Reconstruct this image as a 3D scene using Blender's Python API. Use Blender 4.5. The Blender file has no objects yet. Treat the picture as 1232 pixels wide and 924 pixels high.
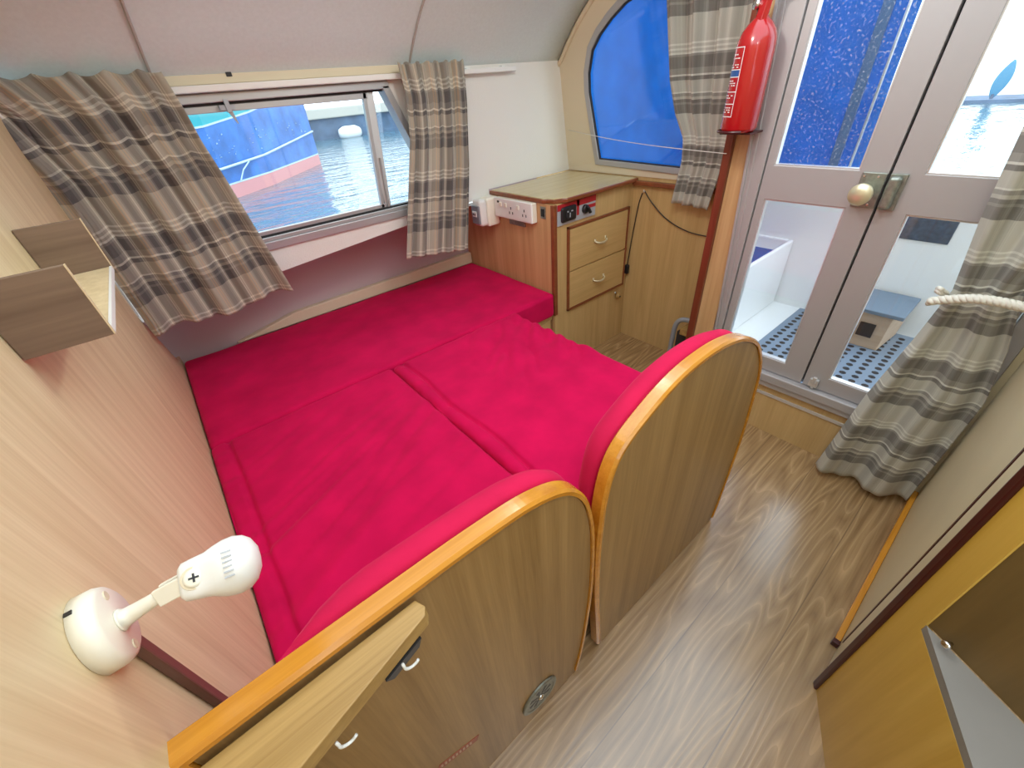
import bpy, bmesh, math, random
from mathutils import Vector, Matrix, noise
random.seed(4)
S = bpy.context.scene
COL = S.collection

# ------------------------------------------------------------------ materials
def newmat(name):
    m = bpy.data.materials.new(name); m.use_nodes = True
    nt = m.node_tree
    return m, nt, nt.nodes['Principled BSDF']

def setp(b, **k):
    for n, v in k.items():
        n = n.replace('_', ' ')
        if n in b.inputs:
            b.inputs[n].default_value = v

def flat(name, c, rough=.5, metal=0., bump=0., bscale=60., spec=.5, var=0., **k):
    m, nt, b = newmat(name)
    setp(b, Base_Color=(*c, 1), Roughness=rough, Metallic=metal, Specular_IOR_Level=spec)
    for n, v in k.items():
        setp(b, **{n: v})
    tc = nt.nodes.new('ShaderNodeTexCoord')
    if bump or var:
        nz = nt.nodes.new('ShaderNodeTexNoise'); nz.inputs['Scale'].default_value = bscale
        nz.inputs['Detail'].default_value = 4
        nt.links.new(tc.outputs['Object'], nz.inputs['Vector'])
        if bump:
            bp = nt.nodes.new('ShaderNodeBump'); bp.inputs['Strength'].default_value = bump
            bp.inputs['Distance'].default_value = .004
            nt.links.new(nz.outputs['Fac'], bp.inputs['Height']); nt.links.new(bp.outputs['Normal'], b.inputs['Normal'])
        if var:
            r = nt.nodes.new('ShaderNodeValToRGB')
            r.color_ramp.elements[0].position = .3; r.color_ramp.elements[1].position = .7
            r.color_ramp.elements[0].color = (*[x * (1 - var) for x in c], 1)
            r.color_ramp.elements[1].color = (*[min(1, x * (1 + var)) for x in c], 1)
            nt.links.new(nz.outputs['Fac'], r.inputs['Fac']); nt.links.new(r.outputs['Color'], b.inputs['Base Color'])
    return m

def wood(name, c1, c2, axis='Z', rough=.35, fine=1., stretch=1.0, bump=.08, streak=.5, coat=0.):
    """oak-style grain running along one axis"""
    m, nt, b = newmat(name)
    N, L = nt.nodes.new, nt.links.new
    tc = N('ShaderNodeTexCoord'); mp = N('ShaderNodeMapping')
    sc = {'X': (1.2, 26, 26), 'Y': (26, 1.2, 26), 'Z': (26, 26, 1.2)}[axis]
    mp.inputs['Scale'].default_value = [s * fine if s > 2 else s * stretch for s in sc]
    L(tc.outputs['Object'], mp.inputs['Vector'])
    n1 = N('ShaderNodeTexNoise'); n1.inputs['Scale'].default_value = 1.; n1.inputs['Detail'].default_value = 5
    n1.inputs['Roughness'].default_value = .6; n1.inputs['Distortion'].default_value = .3
    L(mp.outputs['Vector'], n1.inputs['Vector'])
    n2 = N('ShaderNodeTexNoise'); n2.inputs['Scale'].default_value = 7.; n2.inputs['Detail'].default_value = 2
    L(mp.outputs['Vector'], n2.inputs['Vector'])
    mx = N('ShaderNodeMath'); mx.operation = 'MULTIPLY_ADD'; mx.inputs[1].default_value = streak * .5
    L(n2.outputs['Fac'], mx.inputs[0])
    ml = N('ShaderNodeMath'); ml.operation = 'MULTIPLY'; ml.inputs[1].default_value = 1 - streak * .5
    L(n1.outputs['Fac'], ml.inputs[0]); L(ml.outputs[0], mx.inputs[2])
    r = N('ShaderNodeValToRGB'); e = r.color_ramp.elements
    e[0].position = .32; e[1].position = .68; e[0].color = (*c1, 1); e[1].color = (*c2, 1)
    L(mx.outputs[0], r.inputs['Fac']); L(r.outputs['Color'], b.inputs['Base Color'])
    setp(b, Roughness=rough, Coat_Weight=coat, Coat_Roughness=.15)
    bp = N('ShaderNodeBump'); bp.inputs['Strength'].default_value = bump; bp.inputs['Distance'].default_value = .003
    L(mx.outputs[0], bp.inputs['Height']); L(bp.outputs['Normal'], b.inputs['Normal'])
    return m

def floor_mat():
    m, nt, b = newmat('oak_laminate_floor')
    N, L = nt.nodes.new, nt.links.new
    tc = N('ShaderNodeTexCoord'); sp = N('ShaderNodeSeparateXYZ'); L(tc.outputs['Object'], sp.inputs[0])
    def math_(op, a, bb=None, c=None):
        n = N('ShaderNodeMath'); n.operation = op
        for i, v in enumerate((a, bb, c)):
            if v is None: continue
            if isinstance(v, (int, float)): n.inputs[i].default_value = v
            else: L(v, n.inputs[i])
        return n.outputs[0]
    py = math_('DIVIDE', math_('ADD', sp.outputs['Y'], 3.03), .19)
    idx = math_('FLOOR', py); fy = math_('FRACT', py)
    offs = math_('MULTIPLY', math_('FRACT', math_('MULTIPLY', idx, .618)), 5.)
    cb = N('ShaderNodeCombineXYZ')
    L(math_('ADD', math_('MULTIPLY', sp.outputs['X'], 1.15), offs), cb.inputs[0])
    L(math_('MULTIPLY', sp.outputs['Y'], 9.), cb.inputs[1]); L(idx, cb.inputs[2])
    n1 = N('ShaderNodeTexNoise'); n1.inputs['Scale'].default_value = 1.; n1.inputs['Detail'].default_value = 1.2
    L(cb.outputs[0], n1.inputs['Vector'])
    rings = math_('FRACT', math_('MULTIPLY', n1.outputs['Fac'], 15.))
    line = N('ShaderNodeValToRGB'); e = line.color_ramp.elements
    e[0].position = 0.; e[0].color = (1, 1, 1, 1); e[1].position = .22; e[1].color = (.35, .35, .35, 1)
    x = e.new(.6); x.color = (0, 0, 0, 1); x = e.new(.97); x.color = (.5, .5, .5, 1)
    L(rings, line.inputs['Fac'])
    mp = N('ShaderNodeMapping'); mp.inputs['Scale'].default_value = (4, 90, 1); L(tc.outputs['Object'], mp.inputs['Vector'])
    n2 = N('ShaderNodeTexNoise'); n2.inputs['Scale'].default_value = 1.; n2.inputs['Detail'].default_value = 4
    L(mp.outputs['Vector'], n2.inputs['Vector'])
    f = math_('ADD', math_('MULTIPLY', line.outputs['Color'], .36), math_('MULTIPLY', n2.outputs['Fac'], .66))
    r = N('ShaderNodeValToRGB'); e = r.color_ramp.elements
    e[0].position = .25; e[0].color = (.25, .145, .062, 1); e[1].position = .78; e[1].color = (.53, .34, .165, 1)
    L(f, r.inputs['Fac'])
    seam = math_('GREATER_THAN', math_('ABSOLUTE', math_('SUBTRACT', fy, .5)), .492)
    mx = N('ShaderNodeMix'); mx.data_type = 'RGBA'; L(math_('MULTIPLY', seam, .6), mx.inputs[0]); L(r.outputs['Color'], mx.inputs[6])
    mx.inputs[7].default_value = (.12, .07, .035, 1)
    L(mx.outputs[2], b.inputs['Base Color'])
    setp(b, Roughness=.24, Specular_IOR_Level=1.0, Coat_Weight=.5, Coat_Roughness=.2)
    bp = N('ShaderNodeBump'); bp.inputs['Strength'].default_value = .12; bp.inputs['Distance'].default_value = .002
    L(f, bp.inputs['Height']); L(bp.outputs['Normal'], b.inputs['Normal'])
    return m

def plaid(name, base, dark, mid, light, warm, pu=.17, pv=.30, warp_amt=.45, trans=.25):
    m, nt, b = newmat(name)
    N, L = nt.nodes.new, nt.links.new
    uv = N('ShaderNodeTexCoord'); sp = N('ShaderNodeSeparateXYZ'); L(uv.outputs['UV'], sp.inputs[0])
    def ramp(sock, period, stops):
        d = N('ShaderNodeMath'); d.operation = 'DIVIDE'; d.inputs[1].default_value = period; L(sock, d.inputs[0])
        f = N('ShaderNodeMath'); f.operation = 'FRACT'; L(d.outputs[0], f.inputs[0])
        r = N('ShaderNodeValToRGB'); r.color_ramp.interpolation = 'CONSTANT'
        e = r.color_ramp.elements
        e[0].position = stops[0][0]; e[0].color = (*stops[0][1], 1)
        e[1].position = stops[1][0]; e[1].color = (*stops[1][1], 1)
        for p, c in stops[2:]:
            n = e.new(p); n.color = (*c, 1)
        L(f.outputs[0], r.inputs['Fac'])
        return r.outputs['Color']
    weft = ramp(sp.outputs['Y'], pv, [(0, base), (.16, light), (.178, base), (.205, light), (.223, base), (.25, light), (.268, mid),
                                      (.29, dark), (.41, mid), (.47, light), (.49, dark), (.535, base), (.66, light), (.675, mid),
                                      (.71, base), (.74, dark), (.775, mid), (.80, dark), (.90, base)])
    warp = ramp(sp.outputs['X'], pu, [(0, base), (.10, warm), (.13, base), (.17, warm), (.20, base), (.26, mid), (.30, dark), (.42, mid), (.48, base),
                                      (.53, light), (.555, base), (.60, dark), (.76, mid), (.84, light), (.865, base), (.90, light), (.925, base)])
    mx = N('ShaderNodeMix'); mx.data_type = 'RGBA'; mx.inputs[0].default_value = warp_amt
    L(weft, mx.inputs[6]); L(warp, mx.inputs[7])
    L(mx.outputs[2], b.inputs['Base Color'])
    setp(b, Roughness=.85, Specular_IOR_Level=.15, Sheen_Weight=.2)
    wv = N('ShaderNodeTexNoise'); wv.inputs['Scale'].default_value = 260; L(uv.outputs['UV'], wv.inputs['Vector'])
    bp = N('ShaderNodeBump'); bp.inputs['Strength'].default_value = .25; bp.inputs['Distance'].default_value = .002
    L(wv.outputs['Fac'], bp.inputs['Height']); L(bp.outputs['Normal'], b.inputs['Normal'])
    tr = N('ShaderNodeBsdfTranslucent'); L(mx.outputs[2], tr.inputs['Color'])
    ms = N('ShaderNodeMixShader'); ms.inputs[0].default_value = trans
    L(b.outputs[0], ms.inputs[1]); L(tr.outputs[0], ms.inputs[2])
    L(ms.outputs[0], nt.nodes['Material Output'].inputs['Surface'])
    return m

def glass_mat(name, tint=(1, 1, 1), refl=.07, dirt=0.):
    m = bpy.data.materials.new(name); m.use_nodes = True; nt = m.node_tree
    N, L = nt.nodes.new, nt.links.new
    nt.nodes.remove(nt.nodes['Principled BSDF'])
    t = N('ShaderNodeBsdfTransparent'); t.inputs['Color'].default_value = (*tint, 1)
    g = N('ShaderNodeBsdfGlossy'); g.inputs['Roughness'].default_value = .03
    ms = N('ShaderNodeMixShader'); ms.inputs[0].default_value = refl
    L(t.outputs[0], ms.inputs[1]); L(g.outputs[0], ms.inputs[2])
    out = ms.outputs[0]
    if dirt:
        d = N('ShaderNodeBsdfDiffuse'); d.inputs['Color'].default_value = (.8, .85, .9, 1)
        tc = N('ShaderNodeTexCoord')
        nz = N('ShaderNodeTexNoise'); nz.inputs['Scale'].default_value = 150; nz.inputs['Detail'].default_value = 2
        L(tc.outputs['Object'], nz.inputs['Vector'])
        r = N('ShaderNodeValToRGB'); r.color_ramp.elements[0].position = .60; r.color_ramp.elements[1].position = .78
        r.color_ramp.elements[0].color = (.008, .008, .008, 1); r.color_ramp.elements[1].color = (dirt, dirt, dirt, 1)
        L(nz.outputs['Fac'], r.inputs['Fac'])
        m2 = N('ShaderNodeMixShader'); L(r.outputs['Color'], m2.inputs[0]); L(out, m2.inputs[1]); L(d.outputs[0], m2.inputs[2])
        out = m2.outputs[0]
    L(out, nt.nodes['Material Output'].inputs['Surface'])
    return m

def canvas_mat():
    m, nt, b = newmat('blue_canvas')
    N, L = nt.nodes.new, nt.links.new
    tc = N('ShaderNodeTexCoord')
    nz = N('ShaderNodeTexNoise'); nz.inputs['Scale'].default_value = 9; nz.inputs['Detail'].default_value = 6
    L(tc.outputs['Object'], nz.inputs['Vector'])
    r = N('ShaderNodeValToRGB'); e = r.color_ramp.elements
    e[0].position = .3; e[0].color = (.0, .21, .58, 1); e[1].position = .75; e[1].color = (.002, .27, .70, 1)
    L(nz.outputs['Fac'], r.inputs['Fac']); L(r.outputs['Color'], b.inputs['Base Color'])
    setp(b, Roughness=.7)
    tr = N('ShaderNodeBsdfTranslucent'); L(r.outputs['Color'], tr.inputs['Color'])
    ms = N('ShaderNodeMixShader'); ms.inputs[0].default_value = .55
    L(b.outputs[0], ms.inputs[1]); L(tr.outputs[0], ms.inputs[2])
    L(ms.outputs[0], nt.nodes['Material Output'].inputs['Surface'])
    return m

def water_mat():
    m, nt, b = newmat('harbour_water')
    N, L = nt.nodes.new, nt.links.new
    setp(b, Base_Color=(.09, .20, .26, 1), Roughness=.06, Specular_IOR_Level=.8)
    tc = N('ShaderNodeTexCoord'); mp = N('ShaderNodeMapping'); mp.inputs['Scale'].default_value = (.9, 2.2, 1)
    mp.inputs['Rotation'].default_value = (0, 0, -.5)
    L(tc.outputs['Object'], mp.inputs['Vector'])
    nz = N('ShaderNodeTexNoise'); nz.inputs['Scale'].default_value = 1.3; nz.inputs['Detail'].default_value = 4
    L(mp.outputs['Vector'], nz.inputs['Vector'])
    bp = N('ShaderNodeBump'); bp.inputs['Strength'].default_value = .55; bp.inputs['Distance'].default_value = .12
    L(nz.outputs['Fac'], bp.inputs['Height']); L(bp.outputs['Normal'], b.inputs['Normal'])
    return m

def velvet(name, c):
    m, nt, b = newmat(name)
    N, L = nt.nodes.new, nt.links.new
    tc = N('ShaderNodeTexCoord')
    nz = N('ShaderNodeTexNoise'); nz.inputs['Scale'].default_value = 9; nz.inputs['Detail'].default_value = 5
    L(tc.outputs['Object'], nz.inputs['Vector'])
    r = N('ShaderNodeValToRGB'); e = r.color_ramp.elements
    e[0].position = .3; e[1].position = .72
    e[0].color = (c[0] * .85, c[1] * .85, c[2] * .85, 1); e[1].color = (min(1, c[0] * 1.12), c[1] * 1.1, c[2] * 1.1, 1)
    L(nz.outputs['Fac'], r.inputs['Fac']); L(r.outputs['Color'], b.inputs['Base Color'])
    setp(b, Roughness=.85, Specular_IOR_Level=.1, Sheen_Weight=.35, Sheen_Roughness=.4, Sheen_Tint=(1, .12, .25, 1))
    n2 = N('ShaderNodeTexNoise'); n2.inputs['Scale'].default_value = 420; L(tc.outputs['Object'], n2.inputs['Vector'])
    bp = N('ShaderNodeBump'); bp.inputs['Strength'].default_value = .12; bp.inputs['Distance'].default_value = .002
    L(n2.outputs['Fac'], bp.inputs['Height']); L(bp.outputs['Normal'], b.inputs['Normal'])
    return m

M = {}
M['bulk'] = wood('light_oak_bulkhead', (.62, .475, .265), (.80, .66, .42), 'Z', rough=.45, fine=1.6)
M['panel'] = wood('oak_seat_panel', (.235, .13, .04), (.40, .245, .095), 'Z', rough=.38, fine=1.5)
M['oak'] = wood('oak_veneer', (.50, .32, .125), (.64, .44, .20), 'Z', rough=.4)
M['oakx'] = wood('oak_veneer_level', (.50, .32, .12), (.66, .45, .20), 'X', rough=.3)
M['oaktop'] = wood('oak_laminate_top', (.50, .39, .19), (.62, .50, .27), 'X', rough=.22)
M['side'] = wood('oak_warm_side', (.50, .28, .12), (.66, .42, .21), 'Z', rough=.35, streak=.3)
M['board'] = wood('oak_board', (.31, .18, .05), (.49, .31, .105), 'X', rough=.42, fine=2.4)
M['boarde'] = wood('oak_board_end', (.36, .23, .10), (.48, .33, .16), 'X', rough=.5, fine=2)
M['honey'] = wood('varnished_honey_edge', (.50, .19, .012), (.68, .30, .03), 'X', rough=.25, fine=2, coat=.6)
M['mahog'] = wood('mahogany', (.14, .025, .012), (.24, .05, .022), 'Z', rough=.3, coat=.3)
M['mahogx'] = wood('mahogany_level', (.18, .045, .018), (.29, .085, .03), 'X', rough=.3, coat=.3)
M['darkred'] = flat('dark_red_edging', (.055, .006, .006), .35)
M['walnut'] = wood('walnut_shelf', (.14, .088, .058), (.25, .168, .115), 'X', rough=.5)
M['batten'] = wood('dark_brown_strip', (.12, .055, .04), (.18, .09, .065), 'Z', rough=.45)
M['yellow'] = wood('golden_ply', (.54, .31, .04), (.66, .41, .08), 'Z', rough=.35, streak=.2)
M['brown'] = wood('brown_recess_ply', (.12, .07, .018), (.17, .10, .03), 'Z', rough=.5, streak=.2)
M['floor'] = floor_mat()
M['cream'] = flat('cream_partition', (.66, .56, .36), .4, var=.05, bscale=3)
M['vinyl'] = flat('cream_vinyl_lining', (.67, .75, .755), .5, bump=.1, bscale=90, var=.03)
M['seam'] = flat('grey_beige_seam', (.44, .41, .38), .6)  # darker tone paints in the thin shadow line of the seams
M['wallp'] = flat('pale_wall_lining', (.80, .79, .74), .6, bump=.25, bscale=160)
M['wallbeige'] = flat('beige_lining', (.70, .61, .44), .55)
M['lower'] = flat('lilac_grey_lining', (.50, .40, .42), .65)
M['white'] = flat('white_plastic', (.82, .82, .79), .35)
M['creamplastic'] = flat('ivory_plastic', (.84, .80, .68), .32)
M['greyp'] = flat('grey_plastic', (.42, .44, .47), .35)
M['black'] = flat('black_plastic', (.015, .015, .017), .35)
M['redp'] = flat('red_plate', (.45, .02, .03), .35)
M['alu'] = flat('satin_aluminium', (.46, .435, .435), .5, metal=.35, bump=.04, bscale=40)
M['alub'] = flat('bright_aluminium', (.72, .72, .72), .35, metal=.6)
M['frameg'] = flat('window_alloy', (.46, .46, .47), .4, metal=.5)
M['brassd'] = flat('old_brass_plate', (.30, .32, .28), .4, metal=.7, var=.2, bscale=80)
M['brass'] = flat('brass', (.74, .67, .46), .33, metal=.6)
M['chrome'] = flat('chrome', (.75, .75, .76), .15, metal=1.)
M['gunmetal'] = flat('grey_painted_tube', (.33, .37, .42), .3, metal=.3)
M['fired'] = flat('fire_red_paint', (.42, .006, .008), .22, Coat_Weight=.6)
M['label'] = flat('white_print', (.85, .80, .78), .4)
M['blue'] = flat('blue_print', (.03, .10, .32), .4)
M['rubber'] = flat('black_rubber', (.02, .02, .022), .6)
M['velvet'] = velvet('crimson_velvet', (.60, .004, .075))
M['velvetp'] = velvet('crimson_pad_velvet', (.56, .012, .07))
M['plaid'] = plaid('plaid_wool_brown', (.50, .455, .37), (.135, .125, .12), (.27, .25, .225), (.86, .82, .70), (.70, .52, .33), warp_amt=.5, pu=.25, pv=.33)
M['plaidg'] = plaid('plaid_wool_grey', (.64, .62, .535), (.235, .22, .195), (.38, .36, .315), (.86, .85, .76), (.62, .58, .48), warp_amt=.22, pv=.30)
M['rope'] = flat('cream_rope', (.80, .77, .68), .8, bump=.3, bscale=300)
M['string'] = flat('white_string', (.7, .68, .62), .7)
M['glass'] = glass_mat('window_glass')
M['glassd'] = glass_mat('salt_spotted_glass', (.97, .98, 1.), .03, .4)
M['canvas'] = canvas_mat()
M['gel'] = flat('white_gelcoat', (.88, .90, .91), .3)
M['mat'] = flat('blue_grey_rubber_mat', (.20, .27, .36), .6, bump=.15, bscale=120)
M['hole'] = flat('mat_hole_shadow', (.012, .014, .02), .8)
M['steptop'] = flat('blue_grey_grip_top', (.16, .22, .29), .6)
M['stepw'] = wood('weathered_pine', (.46, .32, .22), (.60, .45, .33), 'Y', rough=.7)
M['hullblue'] = flat('navy_boat_paint', (.06, .21, .60), .3, var=.3, bscale=2.2)
M['teal'] = flat('teal_boat_paint', (.03, .42, .48), .35)
M['boot'] = flat('red_boot_topping', (.78, .36, .36), .5)
M['pale'] = flat('pale_rope', (.55, .72, .80), .6)
M['water'] = water_mat()
M['quay'] = flat('quay_timber', (.10, .17, .27), .8, var=.4, bscale=1.2)
M['quaycap'] = flat('quay_concrete', (.55, .54, .48), .8)
M['lampglow'] = None

# ------------------------------------------------------------------ mesh building
class MB:
    def __init__(self):
        self.bm = bmesh.new(); self.uv = None
    def v(self, p): return self.bm.verts.new(p)
    def face(self, vs):
        try: return self.bm.faces.new(vs)
        except ValueError: return None
    def box(self, a, b):
        (x0, y0, z0), (x1, y1, z1) = a, b
        vs = [self.v((x, y, z)) for z in (z0, z1) for x, y in ((x0, y0), (x1, y0), (x1, y1), (x0, y1))]
        for f in ((3, 2, 1, 0), (4, 5, 6, 7), (0, 1, 5, 4), (1, 2, 6, 5), (2, 3, 7, 6), (3, 0, 4, 7)):
            self.face([vs[i] for i in f])
        return self
    def hexa(self, p):
        vs = [self.v(q) for q in p]
        for f in ((3, 2, 1, 0), (4, 5, 6, 7), (0, 1, 5, 4), (1, 2, 6, 5), (2, 3, 7, 6), (3, 0, 4, 7)):
            self.face([vs[i] for i in f])
        return self
    def prism(self, poly, to3d, a, b):
        A = [self.v(to3d(p, q, a)) for p, q in poly]; B = [self.v(to3d(p, q, b)) for p, q in poly]
        n = len(poly)
        self.face(A[::-1]); self.face(B)
        for i in range(n):
            self.face([A[i], A[(i + 1) % n], B[(i + 1) % n], B[i]])
        return self
    def loft(self, rings, cap=True, closed=True):
        R = [[self.v(p) for p in r] for r in rings]; n = len(R[0])
        for a, b in zip(R, R[1:]):
            for i in range(n if closed else n - 1):
                self.face([a[i], a[(i + 1) % n], b[(i + 1) % n], b[i]])
        if cap and closed:
            self.face(R[0][::-1]); self.face(R[-1])
        return self
    def tube(self, pts, r, seg=10, closed=False, cap=True):
        pts = [Vector(p) for p in pts]; n = len(pts)
        rr = r if isinstance(r, (list, tuple)) else [r] * n
        rings = []; up = None
        for i, p in enumerate(pts):
            if closed: t = pts[(i + 1) % n] - pts[i - 1]
            else: t = pts[min(i + 1, n - 1)] - pts[max(i - 1, 0)]
            t.normalize()
            if up is None:
                up = Vector((0, 0, 1)) if abs(t.z) < .9 else Vector((1, 0, 0))
            s = t.cross(up); s.normalize(); up = s.cross(t); up.normalize()
            rings.append([p + (s * math.cos(2 * math.pi * k / seg) + up * math.sin(2 * math.pi * k / seg)) * rr[i] for k in range(seg)])
        if closed: rings.append(rings[0])
        return self.loft(rings, cap and not closed)
    def lathe(self, prof, o, axis, seg=28):
        """prof: (distance along axis, radius)"""
        a = Vector(axis).normalized(); u = a.orthogonal().normalized(); w = a.cross(u); o = Vector(o)
        self.loft([[o + a * h + (u * math.cos(2 * math.pi * k / seg) + w * math.sin(2 * math.pi * k / seg)) * max(r, 1e-4) for k in range(seg)] for h, r in prof])
        return self
    def rbox(self, a, b, r, n=(20, 20, 6), fn=None, squash=None):
        """rounded box with a dense skin; fn(p, nrm) may displace"""
        a, b = Vector(a), Vector(b); c = (a + b) / 2; h = (b - a) / 2
        def ticks(hh, k):
            rr = min(r, hh); t = [-hh, -hh + rr * .3, -hh + rr * .65]
            t += [-hh + rr + (2 * hh - 2 * rr) * i / k for i in range(k + 1)]
            return t + [hh - rr * .65, hh - rr * .3, hh]
        T = [ticks(h[i], n[i]) for i in range(3)]; vd = {}
        def vert(i, j, k):
            key = (i, j, k)
            if key not in vd:
                p = Vector((T[0][i], T[1][j], T[2][k])); q = Vector([max(-(h[d] - min(r, h[d])), min(h[d] - min(r, h[d]), p[d])) for d in range(3)])
                dlt = p - q
                nr = dlt.normalized() if dlt.length > 1e-9 else Vector((0, 0, 1))
                rr = [min(r, h[d]) for d in range(3)]
                P = q + Vector([nr[d] * rr[d] for d in range(3)]) + c
                if fn: P = fn(P, nr)
                vd[key] = self.v(P)
            return vd[key]
        L = [len(t) - 1 for t in T]
        for i in range(L[0]):
            for j in range(L[1]):
                self.face([vert(i, j, L[2]), vert(i + 1, j, L[2]), vert(i + 1, j + 1, L[2]), vert(i, j + 1, L[2])])
                self.face([vert(i, j + 1, 0), vert(i + 1, j + 1, 0), vert(i + 1, j, 0), vert(i, j, 0)])
        for i in range(L[0]):
            for k in range(L[2]):
                self.face([vert(i, 0, k), vert(i + 1, 0, k), vert(i + 1, 0, k + 1), vert(i, 0, k + 1)])
                self.face([vert(i, L[1], k + 1), vert(i + 1, L[1], k + 1), vert(i + 1, L[1], k), vert(i, L[1], k)])
        for j in range(L[1]):
            for k in range(L[2]):
                self.face([vert(0, j, k + 1), vert(0, j + 1, k + 1), vert(0, j + 1, k), vert(0, j, k)])
                self.face([vert(L[0], j, k), vert(L[0], j + 1, k), vert(L[0], j + 1, k + 1), vert(L[0], j, k + 1)])
        return self
    def grid(self, fn, nu, nv, uvfn=None):
        G = [[self.v(fn(i / nu, j / nv)) for i in range(nu + 1)] for j in range(nv + 1)]
        if uvfn and self.uv is None: self.uv = self.bm.loops.layers.uv.new('UVMap')
        for j in range(nv):
            for i in range(nu):
                f = self.face([G[j][i], G[j][i + 1], G[j + 1][i + 1], G[j + 1][i]])
                if uvfn and f:
                    for l, (a, b) in zip(f.loops, ((i, j), (i + 1, j), (i + 1, j + 1), (i, j + 1))):
                        l[self.uv].uv = uvfn(a / nu, b / nv)
        return self
    def holed(self, outer, holes, to3d, t0, t1):
        """flat plate with holes, given thickness"""
        for t in (t0, t1):
            es = []
            for loop in [outer] + holes:
                vs = [self.v(to3d(p, q, t)) for p, q in loop]
                es += [self.bm.edges.new((vs[i], vs[(i + 1) % len(vs)])) for i in range(len(vs))]
            bmesh.ops.triangle_fill(self.bm, edges=es, use_beauty=True)
        for loop in [outer] + holes:
            n = len(loop)
            for i in range(n):
                (p, q), (r_, s) = loop[i], loop[(i + 1) % n]
                self.face([self.v(to3d(p, q, t0)), self.v(to3d(r_, s, t0)), self.v(to3d(r_, s, t1)), self.v(to3d(p, q, t1))])
        bmesh.ops.remove_doubles(self.bm, verts=self.bm.verts, dist=1e-5)
        return self
    def build(self, name, mat, parent=None, bevel=0., smooth=False, solid=0., sub=0, bseg=2, offset=0.):
        bm = self.bm
        if not solid: bmesh.ops.recalc_face_normals(bm, faces=bm.faces)
        xs = [v.co for v in bm.verts]
        o = Vector(((min(p.x for p in xs) + max(p.x for p in xs)) / 2, (min(p.y for p in xs) + max(p.y for p in xs)) / 2, min(p.z for p in xs)))
        bmesh.ops.translate(bm, verts=bm.verts, vec=-o)
        me = bpy.data.meshes.new(name); bm.to_mesh(me); bm.free()
        ob = bpy.data.objects.new(name, me); COL.objects.link(ob)
        pw = Vector((0, 0, 0)); q = parent
        while q is not None: pw = pw + q.location; q = q.parent
        ob.location = o - pw; ob.parent = parent
        me.materials.append(mat)
        if smooth:
            for f in me.polygons: f.use_smooth = True
        if solid:
            md = ob.modifiers.new('thickness', 'SOLIDIFY'); md.thickness = solid; md.offset = offset
        if bevel:
            md = ob.modifiers.new('bevel', 'BEVEL'); md.width = bevel; md.segments = bseg; md.limit_method = 'ANGLE'; md.angle_limit = math.radians(40)
            md.harden_normals = False
        if sub:
            md = ob.modifiers.new('sub', 'SUBSURF'); md.levels = sub; md.render_levels = sub
        return ob

def tag(o, label, cat, group=None, kind=None):
    if label: o['label'] = label
    if cat: o['category'] = cat
    if group: o['group'] = group
    if kind: o['kind'] = kind
    return o
def thing(name, loc, label, cat, group=None, kind=None):
    e = bpy.data.objects.new(name, None); COL.objects.link(e); e.location = loc; e.empty_display_size = .05
    return tag(e, label, cat, group, kind)

XZ = lambda p, q, t: (p, t, q)       # plane facing y
YZ = lambda p, q, t: (t, p, q)       # plane facing x
XY = lambda p, q, t: (p, q, t)
def lerp(a, b, t): return a + (b - a) * t
def interp(tab, x):
    if x <= tab[0][0]: return tab[0][1]
    for (a, va), (b, vb) in zip(tab, tab[1:]):
        if x <= b: return va + (vb - va) * (x - a) / (b - a)
    return tab[-1][1]

# ------------------------------------------------------------------ shell
BX = -.207      # forward bulkhead plane
WY = 1.877      # window lining plane
AX = 1.98       # aft bulkhead
DX = 1.683      # door plane

tag(MB().box((-.9, -1.6, -.05), (2.0, 2.25, 0)).build('floor', M['floor']), 'oak laminate cabin floor in the aisle beside the seats', 'floor', kind='structure')
# forward bulkhead (taller part ends short of the window lining)
poly = [(-.5, 0), (2.17, 0), (2.17, .5), (2.06, .52), (1.80, .81), (1.785, .84), (1.785, 1.62), (1.2, 1.86), (.4, 1.94), (-.5, 1.94)]
tag(MB().prism(poly, YZ, BX - .022, BX).build('wall_left', M['bulk']), 'light oak veneer bulkhead behind the reading lamp and wooden shelf', 'wall', kind='structure')
tag(MB().box((BX - .024, 1.786, .82), (BX + .004, 1.80, 1.5)).build('trim_1', M['white'], bevel=.002), 'thin white edge strip on the bulkhead beside the left curtain', 'trim', kind='structure')
# window lining with the opening
lip = lambda x: .775 + .08 * (x + .2)
outer = [(-.30, lip(-.3)), (1.372, lip(1.372)), (1.372, .93), (AX + .01, .93), (AX - .08, 1.47), (-.30, 1.47)]
hole = [(-.24, .925), (1.09, .925), (.90, 1.40), (-.24, 1.40)]
tag(MB().holed(outer, [hole], XZ, WY, WY + .022).build('wall_back', M['wallp']), 'pale lined cabin side around the sliding window', 'wall', kind='structure')
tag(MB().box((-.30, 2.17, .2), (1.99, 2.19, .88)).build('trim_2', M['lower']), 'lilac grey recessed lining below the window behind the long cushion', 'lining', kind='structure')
tag(MB().box((-.30, WY + .023, .868), (1.37, 2.169, .880)).build('trim_3', M['wallp']), 'underside of the window ledge above the long cushion', 'ledge', kind='structure')
tag(MB().prism([(0.02, .48), (1.376, .48), (1.376, .545), (.3, .535)], XZ, 2.135, 2.168).build('trim_4', M['wallbeige'], bevel=.004), 'cream batten along the wall just above the long cushion', 'batten', kind='structure')
tag(MB().box((-.32, 1.80, .0), (-.301, 2.19, .9)).build('trim_17', M['lower']), 'unseen panel added behind the oak bulkhead to block stray light', 'lining', kind='structure')  # added box, shuts out light leaking in past the bulkhead
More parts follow.
